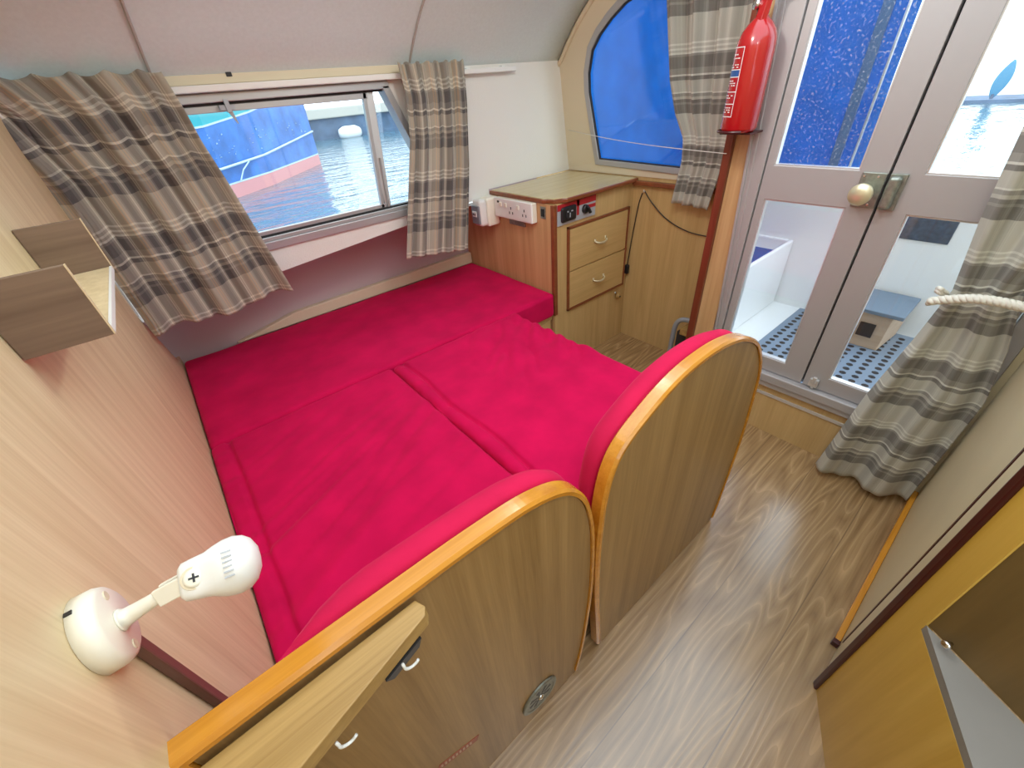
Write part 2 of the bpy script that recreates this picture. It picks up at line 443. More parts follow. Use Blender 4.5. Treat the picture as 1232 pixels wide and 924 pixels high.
# ceiling lining
PROF = [(WY + .03, 1.425), (WY - .01, 1.452), (1.80, 1.52), (1.70, 1.605), (1.55, 1.70), (1.35, 1.79), (1.1, 1.86), (.8, 1.905), (.2, 1.93), (-.5, 1.93)]
def profpt(t):
    f = t * (len(PROF) - 1); i = min(int(f), len(PROF) - 2); u = f - i
    p = [PROF[max(0, min(len(PROF) - 1, k))] for k in (i - 1, i, i + 1, i + 2)]
    return [.5 * (2 * p[1][d] + (p[2][d] - p[0][d]) * u + (2 * p[0][d] - 5 * p[1][d] + 4 * p[2][d] - p[3][d]) * u * u + (3 * p[1][d] - p[0][d] - 3 * p[2][d] + p[3][d]) * u ** 3) for d in (0, 1)]
def ceil_at(u, v):
    y, z = profpt(v * .74); return (lerp(-.35, 1.99, u), y, z)  # lining stops short; unseen opening overhead added to let sky light in
tag(MB().grid(ceil_at, 8, 48).build('ceiling', M['vinyl'], smooth=True, solid=.02, offset=-1), 'cream vinyl cabin roof lining curving down to the window', 'ceiling', kind='structure')
for i, x in enumerate((.155, 1.025)):
    tag(MB().tube([(x, profpt(t / 40)[0] - .0025, profpt(t / 40)[1] - .003) for t in range(1, 30)], .0040, 8).build('trim_%d' % (5 + i), M['seam'], smooth=True),
        ('roof lining seam above the right edge of the large left curtain', 'roof lining seam above the small curtain')[i], 'seam', kind='structure')
# aft bulkhead, lower
def AFX(z): return AX - .172 * max(0, z - 1.0)
tag(MB().box((AX, .80, 0), (AX + .02, 2.2, .93)).build('wall_right', M['oak']), 'oak aft bulkhead panel between the drawer cabinet and the post', 'wall', kind='structure')
# aft bulkhead, upper, leaning forward, with the arched window opening
arch = [(1.655, .985), (1.70, 1.30), (1.695, 1.38), (1.663, 1.47), (1.61, 1.525), (1.541, 1.572), (1.464, 1.612), (1.37, 1.64), (1.25, 1.655), (1.0, 1.66), (.95, 1.62), (.95, .965)]
outer = [(.80, .93), (1.93, .93), (1.93, 1.5), (1.72, 1.68), (1.45, 1.81), (1.1, 1.90), (.80, 1.93)]
AFT = lambda p, q, t: (AFX(q) + t, p, q)
tag(MB().holed(outer, [arch], AFT, -.004, .018).build('wall_rear', M['wallbeige']), 'beige lined aft bulkhead around the arched window', 'wall', kind='structure')
tag(MB().tube([(AFX(profpt(t / 40)[1]) - .006, profpt(t / 40)[0] - .006, profpt(t / 40)[1] - .01) for t in range(2, 26)], .011, 8).build('trim_7', M['wallbeige'], smooth=True),
    'beige beading where the roof lining meets the aft bulkhead', 'beading', kind='structure')
tag(MB().box((AX - .028, .81, .892), (AX + .001, 1.402, .913)).build('trim_8', M['mahogx'], bevel=.004), 'mahogany ledge below the arched window', 'ledge', kind='structure')
# arched window
def offset_loop(loop, d):
    n = len(loop); out = []
    for i in range(n):
        a, b, c = Vector(loop[i - 1]), Vector(loop[i]), Vector(loop[(i + 1) % n])
        e1, e2 = (b - a).normalized(), (c - b).normalized()
        n1, n2 = Vector((e1.y, -e1.x)), Vector((e2.y, -e2.x))
        m = (n1 + n2).normalized(); k = d / max(.4, m.dot(n1)); out.append((b.x + m.x * k, b.y + m.y * k))
    return out
def ccw(loop):
    return loop if sum(loop[i - 1][0] * loop[i][1] - loop[i][0] * loop[i - 1][1] for i in range(len(loop))) > 0 else loop[::-1]
arch = ccw(arch)
w2 = tag(MB().holed(offset_loop(arch, .016), [offset_loop(arch, -.012)], AFT, -.014, -.005).build('window_2', M['frameg'], bevel=.003), 'arched aft window with grey frame and blue canvas outside', 'window', kind='structure')
MB().prism(offset_loop(arch, -.002), AFT, .004, .008).build('window_pane', M['glass'], w2)
MB().holed(offset_loop(arch, -.012), [offset_loop(arch, -.017)], AFT, -.009, .003).build('rubber_seal', M['rubber'], w2)

# wall return beside the door and post
tag(MB().box((DX + .006, .791, 0), (AX + .018, .803, 1.93)).build('wall_side', M['oak']), 'narrow oak return wall behind the mahogany post', 'wall', kind='structure')
tag(MB().box((DX - .004, .703, 0), (DX + .02, .7825, 1.93)).build('trim_9', M['side']), 'light oak strip between mahogany post and door frame', 'trim', kind='structure')
tag(MB().box((DX - .022, .783, 0), (DX + .006, .812, 1.93)).build('door_post', M['mahog'], bevel=.004), 'tall mahogany post below the fire extinguisher', 'post')

# ------------------------------------------------------------------ sliding window
w1 = thing('window_1', (.4, WY, .92), 'sliding aluminium window between the two plaid curtains', 'window', kind='structure')
def raked(x0b, x1b, x0t, x1t, z0, z1, y0, y1):
    return [(x0b, y0, z0), (x1b, y0, z0), (x1b, y1, z0), (x0b, y1, z0), (x0t, y0, z1), (x1t, y0, z1), (x1t, y1, z1), (x0t, y1, z1)]
f = MB()
f.box((-.25, WY - .012, .905), (1.105, WY + .05, .935)).box((-.25, WY - .004, .935), (1.10, WY + .05, .950))
f.box((-.25, WY - .012, 1.385), (.92, WY + .05, 1.41))
f.hexa(raked(1.08, 1.11, .89, .92, .93, 1.395, WY - .012, WY + .05))
f.box((-.26, WY - .012, .905), (-.235, WY + .05, 1.41))
f.build('window_frame', M['frameg'], w1, bevel=.002)
f = MB().box((-.235, WY + .006, .950), (1.09, WY + .03, .957)).box((-.235, WY + .006, 1.378), (.90, WY + .03, 1.385))
f.build('rubber_seal', M['rubber'], w1)
f = MB().box((-.235, WY + .01, .957), (.80, WY + .028, .972)).box((-.235, WY + .01, 1.358), (.83, WY + .028, 1.378))
f.hexa(raked(.775, .79, .812, .827, .957, 1.378, WY + .01, WY + .028))
f.build('sliding_sash', M['frameg'], w1, bevel=.0015)
f = MB().hexa(raked(.79, .825, .827, .862, .95, 1.385, WY + .02, WY + .045))
f.build('fixed_mullion', M['alub'], w1, bevel=.002)
MB().hexa(raked(.806, .812, .82, .826, .955, 1.15, WY + .008, WY + .02)).build('sash_pull', M['frameg'], w1)
MB().box((-.235, WY + .017, .955), (.80, WY + .020, 1.375)).build('window_pane', M['glass'], w1)
MB().hexa(raked(.80, 1.085, .84, .90, .95, 1.385, WY + .036, WY + .039)).build('window_pane', M['glass'], w1)
c = MB().box((.30, WY - .010, 1.362), (.345, WY + .011, 1.376)).box((.318, WY - .016, 1.355), (.332, WY - .004, 1.392))
c.loft([[(.319, WY - .012, 1.36), (.333, WY - .012, 1.36), (.333, WY - .004, 1.36), (.319, WY - .004, 1.36)],
        [(.335, WY - .010, 1.322), (.338, WY - .010, 1.322), (.338, WY - .007, 1.322), (.335, WY - .007, 1.322)]])
c.build('window_catch', M['greyp'], w1)
# strips above the window
tag(MB().box((-.28, WY - .018, 1.432), (1.0, WY, 1.458)).box((-.28, WY - .020, 1.415), (1.0, WY, 1.431)).build('trim_10', M['wallbeige'], bevel=.002), 'cream head strip above the sliding window', 'trim', kind='structure')
tag(MB().box((.355, WY - .021, 1.449), (.372, WY - .017, 1.461)).build('clip', M['rubber'], bevel=.001), 'small dark clip on the strip above the window', 'clip')
# curtain rail
r = thing('curtain_rail', (.65, WY - .05, 1.40), 'white curtain rail above the sliding window, end showing right of small curtain', 'curtain rail')
MB().box((-.30, WY - .040, 1.412), (1.575, WY - .022, 1.431)).build('track', M['white'], r, bevel=.003)
for x in (1.30, 1.50): MB().box((x, WY - .024, 1.424), (x + .02, WY - .0005, 1.436)).build('bracket', M['white'], r, bevel=.002)

# ------------------------------------------------------------------ curtains
def curtain(name, mat, P, folds, amp, cloth_w, cloth_h, label, seed, nu=150, nv=70, nrm=(0, -1, 0), head=None, ph=0.):
    """P(u, v) -> base point; folds displaced along nrm; amp(v)"""
    n = Vector(nrm)
    def fn(u, v):
        p = Vector(P(u, v))
        w = u + .018 * noise.noise(Vector((u * 5, v * 1.7, seed)))
        a = 2 * math.pi * (folds * w + ph)
        k = .8 + .6 * noise.noise(Vector((u * 4.3, seed * 3.1, v * .8)))
        d = (math.sin(a) + .35 * math.sin(2.3 * a + seed + v * 2)) * amp(v) * k
        if head and v < head:
            d += .006 * math.sin(2 * math.pi * folds * 3.2 * w) * (1 - v / head)
        return p + n * d
    o = MB().grid(fn, nu, nv, lambda u, v: (u * cloth_w, v * cloth_h)).build(name, mat, None, smooth=True, solid=.003)
    return tag(o, label, 'curtain', 'plaid curtains')
# large left curtain
LX0 = [(0, -.33), (.12, -.26), (.35, -.212), (.65, -.20), (1, -.195)]
LX1 = [(0, .178), (.12, .19), (.25, .198), (.42, .218), (.7, .245), (1, .275)]
def PL(u, v):
    z = lerp(1.475 - .012 * abs(math.sin(u * 21)), .745 + .012 * math.sin(u * 9) + .015 * u, v)
    x = lerp(interp(LX0, v), interp(LX1, v), u)
    y = WY - .075 - .012 * v
    if x < BX + .03: y = min(y, 1.775 - .0 * v)
    return (x, y, z)
curtain('curtain', M['plaid'], PL, 4.3, lambda v: .017 + .007 * v, 1.02, .74, 'large brown plaid curtain at the left end of the sliding window', 1.7, head=.16)
CX0 = [(0, .94), (.15, .95), (.35, .93), (1, .79)]
CX1 = [(0, 1.262), (.2, 1.25), (.5, 1.22), (1, 1.14)]
def PS(u, v):
    z = lerp(1.463 - .008 * abs(math.sin(u * 23)), .742 - .05 * u, v)
    return (lerp(interp(CX0, v), interp(CX1, v), u), WY - .078 - .01 * v, z)
curtain('curtain', M['plaid'], PS, 4.6, lambda v: .009 + .006 * v, .66, .74, 'small plaid curtain right of the sliding window, above the socket', 5.2, head=.14, ph=.2)
AY0 = [(0, 1.21), (.25, 1.212), (.5, 1.19), (.62, 1.16), (.72, 1.115), (.8, 1.115), (1, 1.142)]
AY1 = [(0, .86), (.5, .88), (1, .95)]
def PA(u, v):
    z = lerp(1.80, .845 - .012 * u, v)
    y = lerp(interp(AY0, v), interp(AY1, v), u)
    return (AFX(z) - .075 + .012 * v, y, z)
curtain('curtain', M['plaidg'], PA, 3.2, lambda v: interp([(0, .034), (.5, .028), (.72, .012), (1, .014)], v), .58, .92, 'beige plaid curtain over the arched window behind the extinguisher', 8.4, nrm=(-1, 0, 0))
DY0 = [(0, .13), (.35, .095), (.47, .078), (.575, .052), (.66, .070), (.8, .108), (1, .142)]
DY1 = [(0, -.14), (.45, -.12), (.575, -.075), (.66, -.115), (.75, -.142), (1, -.138)]
def PD(u, v):
    z = lerp(1.85, .022 + .02 * u + .006 * math.sin(u * 14), v)
    y = lerp(interp(DY0, v), interp(DY1, v), u)
    return (1.602, y, z)
curtain('curtain', M['plaidg'], PD, 1.9, lambda v: interp([(0, .020), (.5, .022), (.575, .014), (.75, .030), (1, .036)], v), .46, 1.85,
        'long grey plaid curtain tied back with rope beside the glazed doors', 3.3, nu=140, nv=120, nrm=(-1, 0, 0))
# rope tieback: two strands twisted, looped round the curtain
rp = MB()
def ropepath(t):
    a = lerp(-.08, 1.02, t)
    y = lerp(.066, -.15, a)
    return Vector((1.545 - .012 * math.sin(math.pi * max(0, min(1, a))), y, .785 + .05 * a + .012 * math.sin(a * 5)))
for s in range(3):
    pts = []
    for i in range(81):
        t = i / 80; p = ropepath(t); an = t * 2 * math.pi * 7 + s * 2 * math.pi / 3
        pts.append(p + Vector((math.cos(an) * .0062, 0, math.sin(an) * .0062)))
    rp.tube(pts, .0068, 8)
for s in range(2):
    pts = [Vector((1.548, .070, .80)) + Vector((.05 * math.sin(a * .5) , .010 * math.sin(a * 2), .014 * math.cos(a) - .008 * s)) for a in [k * math.pi / 10 for k in range(11)]]
    rp.tube(pts, .0065, 8)
tag(rp.build('curtain_tieback', M['rope'], smooth=True), 'thick cream rope tieback round the long door curtain', 'tieback')

# ------------------------------------------------------------------ berth
def wr(p, nr, kind):
    x, y, z = p
    if nr.z > .5:
        if kind == 'left':
            w = noise.noise(Vector((x * 1.6 + y * .8, (y - .45 * x) * 15, 3.1)))
            mask = max(0, 1 - abs(y - .88) * 1.7) * (.55 + .45 * math.sin(x * 4 + 1.2))
            p.z += .026 * mask * (abs(w) * 1.6 - .3)
            p.z += .006 * noise.noise(Vector((x * 3, y * 3, 9)))
            k = abs(x + .150 - .003 * math.sin(y * 7)); p.z -= .011 * math.exp(-(k / .007) ** 2)        # boxing seam
            if x < -.155: p.z += .004 * noise.noise(Vector((x * 8, y * 28, 2)))
        elif kind == 'right':
            w = noise.noise(Vector(((x + y) * 2.2, (x - y) * 11, 5.1)))
            mask = max(0, 1 - ((x - .98) ** 2 + (y - 1.12) ** 2) * 7)
            p.z += .022 * mask * (abs(w) * 1.8 - .3)
            p.z += .005 * noise.noise(Vector((x * 3, y * 3, 4)))
            k = abs(x - .492 + .006 * math.sin(y * 14)); p.z -= .012 * math.exp(-(k / .007) ** 2)
            if x < .485: p.z += .007 * noise.noise(Vector((x * 10, y * 26, 7)))
        else:
            p.z += .006 * noise.noise(Vector((x * 2.5, y * 3, 14)))
            p.z -= .004 * math.exp(-((x - .86) / .005) ** 2) * (1 if y < 1.6 else 0)
            p.z += .003 * noise.noise(Vector((x * 6, y * 9, 1)))
    return p
G = 'crimson berth cushions'
tag(MB().rbox((BX + .003, 1.395, .352), (1.372, 2.13, .487), .022, (70, 34, 3), lambda p, n: wr(p, n, 'back')).build('cushion', M['velvet'], smooth=True),
    'long crimson cushion along the window wall, running to the drawer cabinet', 'cushion', G)
tag(MB().rbox((BX + .003, .40, .352), (.4415, 1.390, .487), .018, (120, 100, 3), lambda p, n: wr(p, n, 'left')).build('cushion', M['velvet'], smooth=True),
    'wrinkled crimson cushion against the oak bulkhead below the reading lamp', 'cushion', G)
tag(MB().rbox((.444, .40, .352), (1.092, 1.390, .490), .024, (120, 100, 3), lambda p, n: wr(p, n, 'right')).build('cushion', M['velvet'], smooth=True),
    'crimson cushion in front of the drawer cabinet, behind the farther seat back', 'cushion', G)
b = thing('berth_base', (.45, 1.2, 0), 'oak berth base under the crimson cushions', 'bed base')
MB().box((BX + .001, .40, .325), (1.092, 2.13, .352)).box((1.092, 1.42, .325), (1.372, 2.13, .352)).build('bed_board', M['oak'], b, bevel=.003)
MB().box((BX + .002, .44, 0), (.33, 2.12, .325)).box((.33, 1.42, 0), (1.36, 2.12, .325)).box((.33, .44, 0), (1.06, .46, .325)).box((1.06, .44, 0), (1.08, 1.42, .325)).build('body', M['oak'], b)

def smooth_loop(ctrl, n=6, keep=()):
    """closed Catmull-Rom through control points; indices in keep stay sharp"""
    out = []; N = len(ctrl)
    for i in range(N):
        p0, p1, p2, p3 = ctrl[i - 1], ctrl[i], ctrl[(i + 1) % N], ctrl[(i + 2) % N]
        if i in keep: p0 = p1
        if (i + 1) % N in keep: p3 = p2
        for k in range(n):
            u = k / n
            out.append(tuple(.5 * (2 * p1[d] + (p2[d] - p0[d]) * u + (2 * p0[d] - 5 * p1[d] + 4 * p2[d] - p3[d]) * u * u + (3 * p1[d] - p0[d] - 3 * p2[d] + p3[d]) * u ** 3) for d in (0, 1)))
    return out
Y0, Y1 = .2925, .316
PADX = -.118
def seat(ctrl, keep, label, padlift, topn):
    loop = ccw(smooth_loop(ctrl, 8, keep))
    cx = sum(p[0] for p in loop) / len(loop)
    r = thing('seat_back', (cx, Y1, 0), label, 'seat back', 'oak dinette seat backs')
    MB().prism(offset_loop(loop, -.004), XZ, Y0 + .001, Y1 - .001).build('panel', M['panel'], r)
    # varnished edge band all round except along the floor
    a, bb, cc, dd = [], [], [], []
    out = offset_loop(loop, .008)
    out2 = offset_loop(loop, .004)
    inn = offset_loop(loop, -.003)
    t = MB()
    idx = [i for i in range(len(loop)) if loop[i][1] > .012]
    # order the points along the edge
    start = max(range(len(loop)), key=lambda i: (loop[i][1] <= .012) * 10 + (loop[i - 1][1] <= .012) * 0 + (loop[(i + 1) % len(loop)][1] > .012) * 1)
    order = [(start + 1 + k) % len(loop) for k in range(len(loop)) if loop[(start + 1 + k) % len(loop)][1] > .012]
    rings = []
    for i in order:
        x0, z0 = inn[i]; x1, z1 = out2[i]; x2, z2 = out[i]
        rings.append([(x0, Y0 - .004, z0), (x1, Y0 - .004, z1), (x2, Y0 + .001, z2), (x2, Y1 - .001, z2), (x1, Y1 + .002, z1), (x0, Y1 + .002, z0)])
    t.loft(rings)
    t.build('edge_band', M['honey'], r, smooth=False)
    # padded back, domed away from the panel
    pl = [p for p in loop]
    pl = [(x, max(z, .30)) for x, z in pl]
    c0 = (cx, .6)
    rings = []
    for inset, y in ((.004, Y1 + .003), (-.004, Y1 + .012), (-.006, Y1 + .03), (.004, Y1 + .046), (.022, Y1 + .058), (.05, Y1 + .064)):
        ring = []
        for (x, z), (ox, oz) in zip(pl, offset_loop(loop, -inset)):
            k_ = max(0, min(1, (PADX + .13 - max(ox, PADX)) / .13)) ** 2 if padlift else 0
            ring.append((max(ox, PADX), lerp(y, Y1 + .003, .75 * k_), max(oz, .30) + padlift - .022 * k_))
        rings.append(ring)
    MB().loft(rings).build('back_cushion', M['velvetp'], r, smooth=True)
    return r
left = [(BX + .006, 0), (.340, 0), (.363, .117), (.379, .28), (.386, .43), (.382, .58), (.372, .68), (.348, .765), (.305, .822), (.234, .853), (.14, .864), (.03, .868), (BX + .006, .872)]
s1 = seat(left, (0, 1, 12), 'nearer oak seat back with floor vent and shelf board, rounded right corner', .004, 0)
right = [(.447, 0), (1.075, 0), (1.088, .12), (1.090, .40), (1.070, .58), (1.046, .69), (.985, .785), (.92, .835), (.84, .872), (.735, .892), (.62, .888), (.52, .855), (.446, .808), (.416, .735), (.407, .62), (.408, .48), (.418, .32), (.434, .15)]
s2 = seat(right, (0, 1), 'farther oak seat back with both top corners rounded, nearest the doors', .0, 0)
# vent on the nearer panel
vt = MB(); vc = Vector((.212, Y0, .118))
vt.lathe([(0, .056), (.004, .056), (.006, .053), (.006, .046), (.004, .044), (.004, .0)], vc, (0, -1, 0), 36)
v_ = vt.build('air_vent', M['brassd'], s1)
sl = MB()
for k in range(8):
    an = k * math.pi / 4 + .2
    dx, dz = math.cos(an), math.sin(an); w = .0055
    p = lambda d, s, y: (vc.x + dx * d - dz * s, y, vc.z + dz * d + dx * s)
    ys = (Y0 - .0046, Y0 - .0040)
    sl.hexa([p(.013, -w * .5, ys[1]), p(.036, -w, ys[1]), p(.036, w, ys[1]), p(.013, w * .5, ys[1]), p(.013, -w * .5, ys[0]), p(.036, -w, ys[0]), p(.036, w, ys[0]), p(.013, w * .5, ys[0])])
sl.build('slot', M['black'], v_)
MB().lathe([(0, .009), (.004, .008), (.007, .003)], (vc.x, Y0 - .004, vc.z), (0, -1, 0), 16).build('vent_knob', M['chrome'], v_, smooth=True)
# worn red sticker low on the panel
st = MB().hexa([(-.05, Y0 - .0002, .285), (.038, Y0 - .0002, .237), (.038, Y0 + .002, .237), (-.05, Y0 + .002, .285), (-.043, Y0 - .0002, .304), (.045, Y0 - .0002, .256), (.045, Y0 + .002, .256), (-.043, Y0 + .002, .304)])
st = st.build('sticker', flat('worn_red_sticker', (.34, .10, .06), .5, var=.3, bscale=120), s1)
pr = MB()
for k in range(9):
    u = .06 + .8 * k / 9; x = lerp(-.047, .041, u); z = lerp(.2945, .2465, u)
    pr.hexa([(x, Y0 - .0006, z - .005), (x + .004, Y0 - .0006, z - .007), (x + .004, Y0 - .0001, z - .007), (x, Y0 - .0001, z - .005), (x + .001, Y0 - .0006, z + .006), (x + .005, Y0 - .0006, z + .004), (x + .005, Y0 - .0001, z + .004), (x + .001, Y0 - .0001, z + .006)])
pr.build('lettering', flat('faded_print', (.55, .40, .30), .5), st)

# shelf board hung on the nearer panel
bd = thing('shelf_board', (-.08, .27, .82), 'tapered oak board fixed to the nearer seat back, white hooks beneath', 'shelf')
zt, zb = .857, .833
top = [(BX + .003, .2865), (.036, .2865), (.042, .272), (.036, .262), (-.12, .222), (BX + .003, .200)]
MB().prism(top, XY, zb, zt).build('board', M['board'], bd, bevel=.0015)
MB().hexa([(-.03, .243, .8315), (.022, .256, .8315), (.022, .262, .8315), (-.03, .249, .8315), (-.022, .247, .815), (.016, .257, .815), (.016, .263, .815), (-.022, .253, .815)]).build('catch_plate', M['black'], bd)
for hx, hy in ((-.092, .228), (-.008, .246)):
    pts = [Vector((hx, hy, zb - .001)), Vector((hx, hy, zb - .008))] + [Vector((hx + .009 - .009 * math.cos(a), hy - .001, zb - .010 - .009 * math.sin(a))) for a in [k * math.pi * .8 / 8 for k in range(9)]]
    MB().tube(pts, .0018, 8).build('hook', M['white'], bd, smooth=True)

# ------------------------------------------------------------------ drawer cabinet
cab = thing('drawer_cabinet', (1.68, 1.75, 0), 'oak drawer cabinet with mahogany edges in the corner under the arched window', 'cabinet')
CX, CY = 1.378, 1.404
MB().box((CX + .003, CY + .004, 0), (AX - .002, WY - .004, .905)).build('carcass', M['oak'], cab)
MB().box((CX, CY + .012, .0), (CX + .006, WY - .003, .905)).box((CX, WY - .003, 0), (CX + .006, 2.165, .83)).build('side_panel', M['side'], cab)
MB().box((CX - .002, CY - .003, .35), (CX + .022, CY + .02, .903)).build('corner_post', M['mahogx'], cab, bevel=.004)
tp = [(CX - .008, WY - .003), (CX - .008, CY + .065), (CX + .006, CY + .05), (CX + .010, CY + .028), (CX + .014, CY + .010), (CX + .032, CY + .004), (CX + .055, CY - .004), (CX + .072, CY - .022), (AX - .003, CY - .022), (AX - .003, WY - .003)]
MB().prism(tp, XY, .905, .924).build('worktop_edge', M['mahogx'], cab, bevel=.004)
MB().prism(offset_loop(ccw(tp), -.008), XY, .922, .9265).build('worktop', M['oaktop'], cab, bevel=.002)
fr = (1.470, 1.948, .345, .788)
ff = MB()
for a, bb in (((fr[0], fr[2]), (fr[0] + .012, fr[3])), ((fr[1] - .012, fr[2]), (fr[1], fr[3])), ((fr[0], fr[2]), (fr[1], fr[2] + .012)), ((fr[0], fr[3] - .012), (fr[1], fr[3]))):
    ff.box((a[0], CY - .008, a[1]), (bb[0], CY + .006, bb[1]))
ff.build('drawer_surround', M['mahogx'], cab, bevel=.002)
for z0, z1, hz in ((.566, .774, .672), (.359, .558, .462)):
    d = MB().box((fr[0] + .014, CY - .006, z0), (fr[1] - .014, CY + .006, z1)).build('drawer', M['oakx'], cab, bevel=.0015)
    pts = []
    for k in range(13):
        a = k * math.pi / 12
        pts.append((1.712 - .042 * math.cos(a), CY - .006 - .022 * math.sin(a) ** .7, hz - .012 * math.sin(a)))
    h = MB().tube(pts, [.0038 + .0022 * math.sin(k * math.pi / 12) for k in range(13)], 8)
    h.box((1.665, CY - .009, hz - .008), (1.677, CY - .0055, hz + .010)).box((1.748, CY - .009, hz - .008), (1.760, CY - .0055, hz + .010))
    h.build('handle', M['brass'], d, smooth=True)
# switch panel above the drawers
ctl = MB().box((CX + .024, CY - .002, .805), (1.668, CY + .005, .898)).build('switch_panel', M['greyp'], cab, bevel=.001)
MB().box((CX + .024, CY - .0035, .872), (1.668, CY - .001, .899)).box((1.60, CY - .0035, .846), (1.667, CY - .001, .862)).box((1.532, CY - .0035, .83), (1.548, CY - .001, .90)).build('red_marking', M['redp'], ctl)
g = MB().rbox((1.420, CY - .016, .818), (1.520, CY - .001, .886), .010, (6, 3, 6)).build('gauge', M['black'], ctl, smooth=True)
MB().lathe([(0, .024), (.003, .024), (.004, .020)], (1.468, CY - .016, .852), (0, -1, 0), 24).build('gauge_dial', M['rubber'], g)
MB().box((1.449, CY - .0215, .862), (1.457, CY - .019, .868)).box((1.475, CY - .0215, .862), (1.486, CY - .019, .867)).box((1.465, CY - .0215, .838), (1.470, CY - .019, .858)).build('gauge_marks', M['greyp'], g)
k = MB().lathe([(0, .021), (.012, .020), (.016, .016)], (1.588, CY - .002, .848), (0, -1, 0), 20)
k.hexa([(1.580, CY - .018, .858), (1.590, CY - .018, .866), (1.614, CY - .018, .832), (1.604, CY - .018, .824), (1.583, CY - .032, .856), (1.590, CY - .032, .862), (1.611, CY - .032, .833), (1.604, CY - .032, .828)])
k.build('isolator_switch', M['black'], ctl, bevel=.002)
MB().box((CX - .003, 1.455, .838), (CX + .003, 1.490, .892)).build('switch_plate', M['brassd'], cab, bevel=.001)
MB().box((CX - .006, 1.462, .848), (CX - .002, 1.483, .882)).build('rocker_switch', M['black'], cab, bevel=.001)
kb = MB().lathe([(0, .017), (.010, .018), (.016, .014), (.022, .012)], (1.902, CY - .001, .288), (0, -1, 0), 20).build('turn_button', M['board'], cab, smooth=True)
MB().lathe([(0, .006), (.004, .005)], (1.902, CY - .022, .288), (0, -1, 0), 12).build('pin', M['black'], kb)
MB().tube([(1.885, CY - .003, .31), (1.868, CY - .012, .322)], .004, 8).build('hasp', M['brassd'], cab)

# power sockets on the cabinet side
ps = thing('power_socket', (CX - .012, 1.66, .80), 'white triple power socket on the cabinet side under the worktop', 'socket')
MB().box((CX - .030, 1.513, .814), (CX - .001, 1.80, .905)).build('back_box', M['creamplastic'], ps, bevel=.004)
pl = MB().rbox((CX - .038, 1.512, .814), (CX - .028, 1.80, .907), .005, (2, 10, 4)).build('face_plate', M['white'], ps, smooth=True)
for y in (1.565, 1.665):
    h = MB()
    for dy, dz in ((0, .016), (-.012, -.006), (.012, -.006)):
        h.box((CX - .0388, y + dy - .003, .852 + dz - .006), (CX - .0375, y + dy + .003, .852 + dz + .006))
    h.build('pin_hole', M['black'], ps)
for y in (1.61, 1.705, 1.745):
    MB().box((CX - .043, y - .009, .868), (CX - .037, y + .009, .888)).build('switch', M['creamplastic'], ps, bevel=.002)
MB().box((CX - .0392, 1.755, .884), (CX - .0375, 1.772, .894)).build('neon_window', M['black'], ps)
MB().box((CX - .010, 1.60, .780), (CX - .0005, 1.72, .812)).build('mounting_block', M['brassd'], ps, bevel=.002)
# breaker box
fb = thing('breaker_box', (CX - .05, 1.86, .74), 'white and grey breaker box at the left end of the triple socket', 'breaker box')
MB().rbox((CX - .080, 1.803, .765), (CX - .001, 1.874, .905), .012, (3, 3, 5)).build('enclosure', M['creamplastic'], fb, smooth=True)
cv = MB().rbox((CX - .128, 1.800, .775), (CX - .081, 1.874, .905), .016, (3, 3, 5)).build('cover', M['white'], fb, smooth=True)
MB().rbox((CX - .136, 1.808, .788), (CX - .122, 1.872, .878), .005, (2, 3, 4)).build('flap', flat('smoked_grey_plastic', (.22, .24, .27), .3), fb, smooth=True)
MB().box((CX - .140, 1.825, .825), (CX - .135, 1.858, .852)).build('breaker_switch', M['white'], fb, bevel=.001)
MB().box((CX - .142, 1.832, .832), (CX - .1395, 1.838, .843)).box((CX - .142, 1.846, .832), (CX - .1395, 1.852, .843)).build('toggle', M['black'], fb)

# cable with inline switch
ch = MB()
pts = [Vector((AX - .006, 1.335, .865))]
cr = [(AX - .010, 1.345, .855), (AX - .008, 1.362, .80), (AX - .008, 1.375, .70), (AX - .01, 1.385, .60), (AX - .012, 1.392, .50), (AX - .014, 1.394, .46)]
cl = [(AX - .006, 1.335, .865), (AX - .008, 1.29, .82), (AX - .010, 1.20, .755), (AX - .010, 1.10, .715), (AX - .010, 1.00, .70), (AX - .010, .83, .705)]
def cr_spline(c, n=6):
    out = []
    for i in range(len(c) - 1):
        p = [Vector(c[max(0, min(len(c) - 1, j))]) for j in (i - 1, i, i + 1, i + 2)]
        for k in range(n):
            u = k / n
            out.append(.5 * (2 * p[1] + (p[2] - p[0]) * u + (2 * p[0] - 5 * p[1] + 4 * p[2] - p[3]) * u * u + (3 * p[1] - p[0] - 3 * p[2] + p[3]) * u ** 3))
    return out + [Vector(c[-1])]
cd = thing('cable', (AX - .01, 1.34, .45), 'thin black cable hooked on the aft bulkhead with inline plug hanging', 'cable')
MB().tube(cr_spline(cr), .0026, 8).tube(cr_spline(cl), .0026, 8).build('wire', M['black'], cd, smooth=True)
MB().rbox((AX - .024, 1.383, .408), (AX - .004, 1.406, .462), .006, (2, 2, 4)).build('plug', M['black'], cd, smooth=True)
MB().tube([(AX - .001, 1.335, .862), (AX - .013, 1.335, .862), (AX - .015, 1.335, .872)], .0035, 8).build('cable_hook', M['white'], cd, smooth=True)

# string across the arched window
tag(MB().tube([Vector((AFX(1.132) - .012, 1.850, 1.134)).lerp(Vector((DX - .024, .797, 1.098)), i / 20) - Vector((0, 0, .012 * math.sin(math.pi * i / 20))) for i in range(21)], .0016, 6).build('curtain_string', M['string'], smooth=True),
    'thin white string stretched across the arched window to the post', 'string')

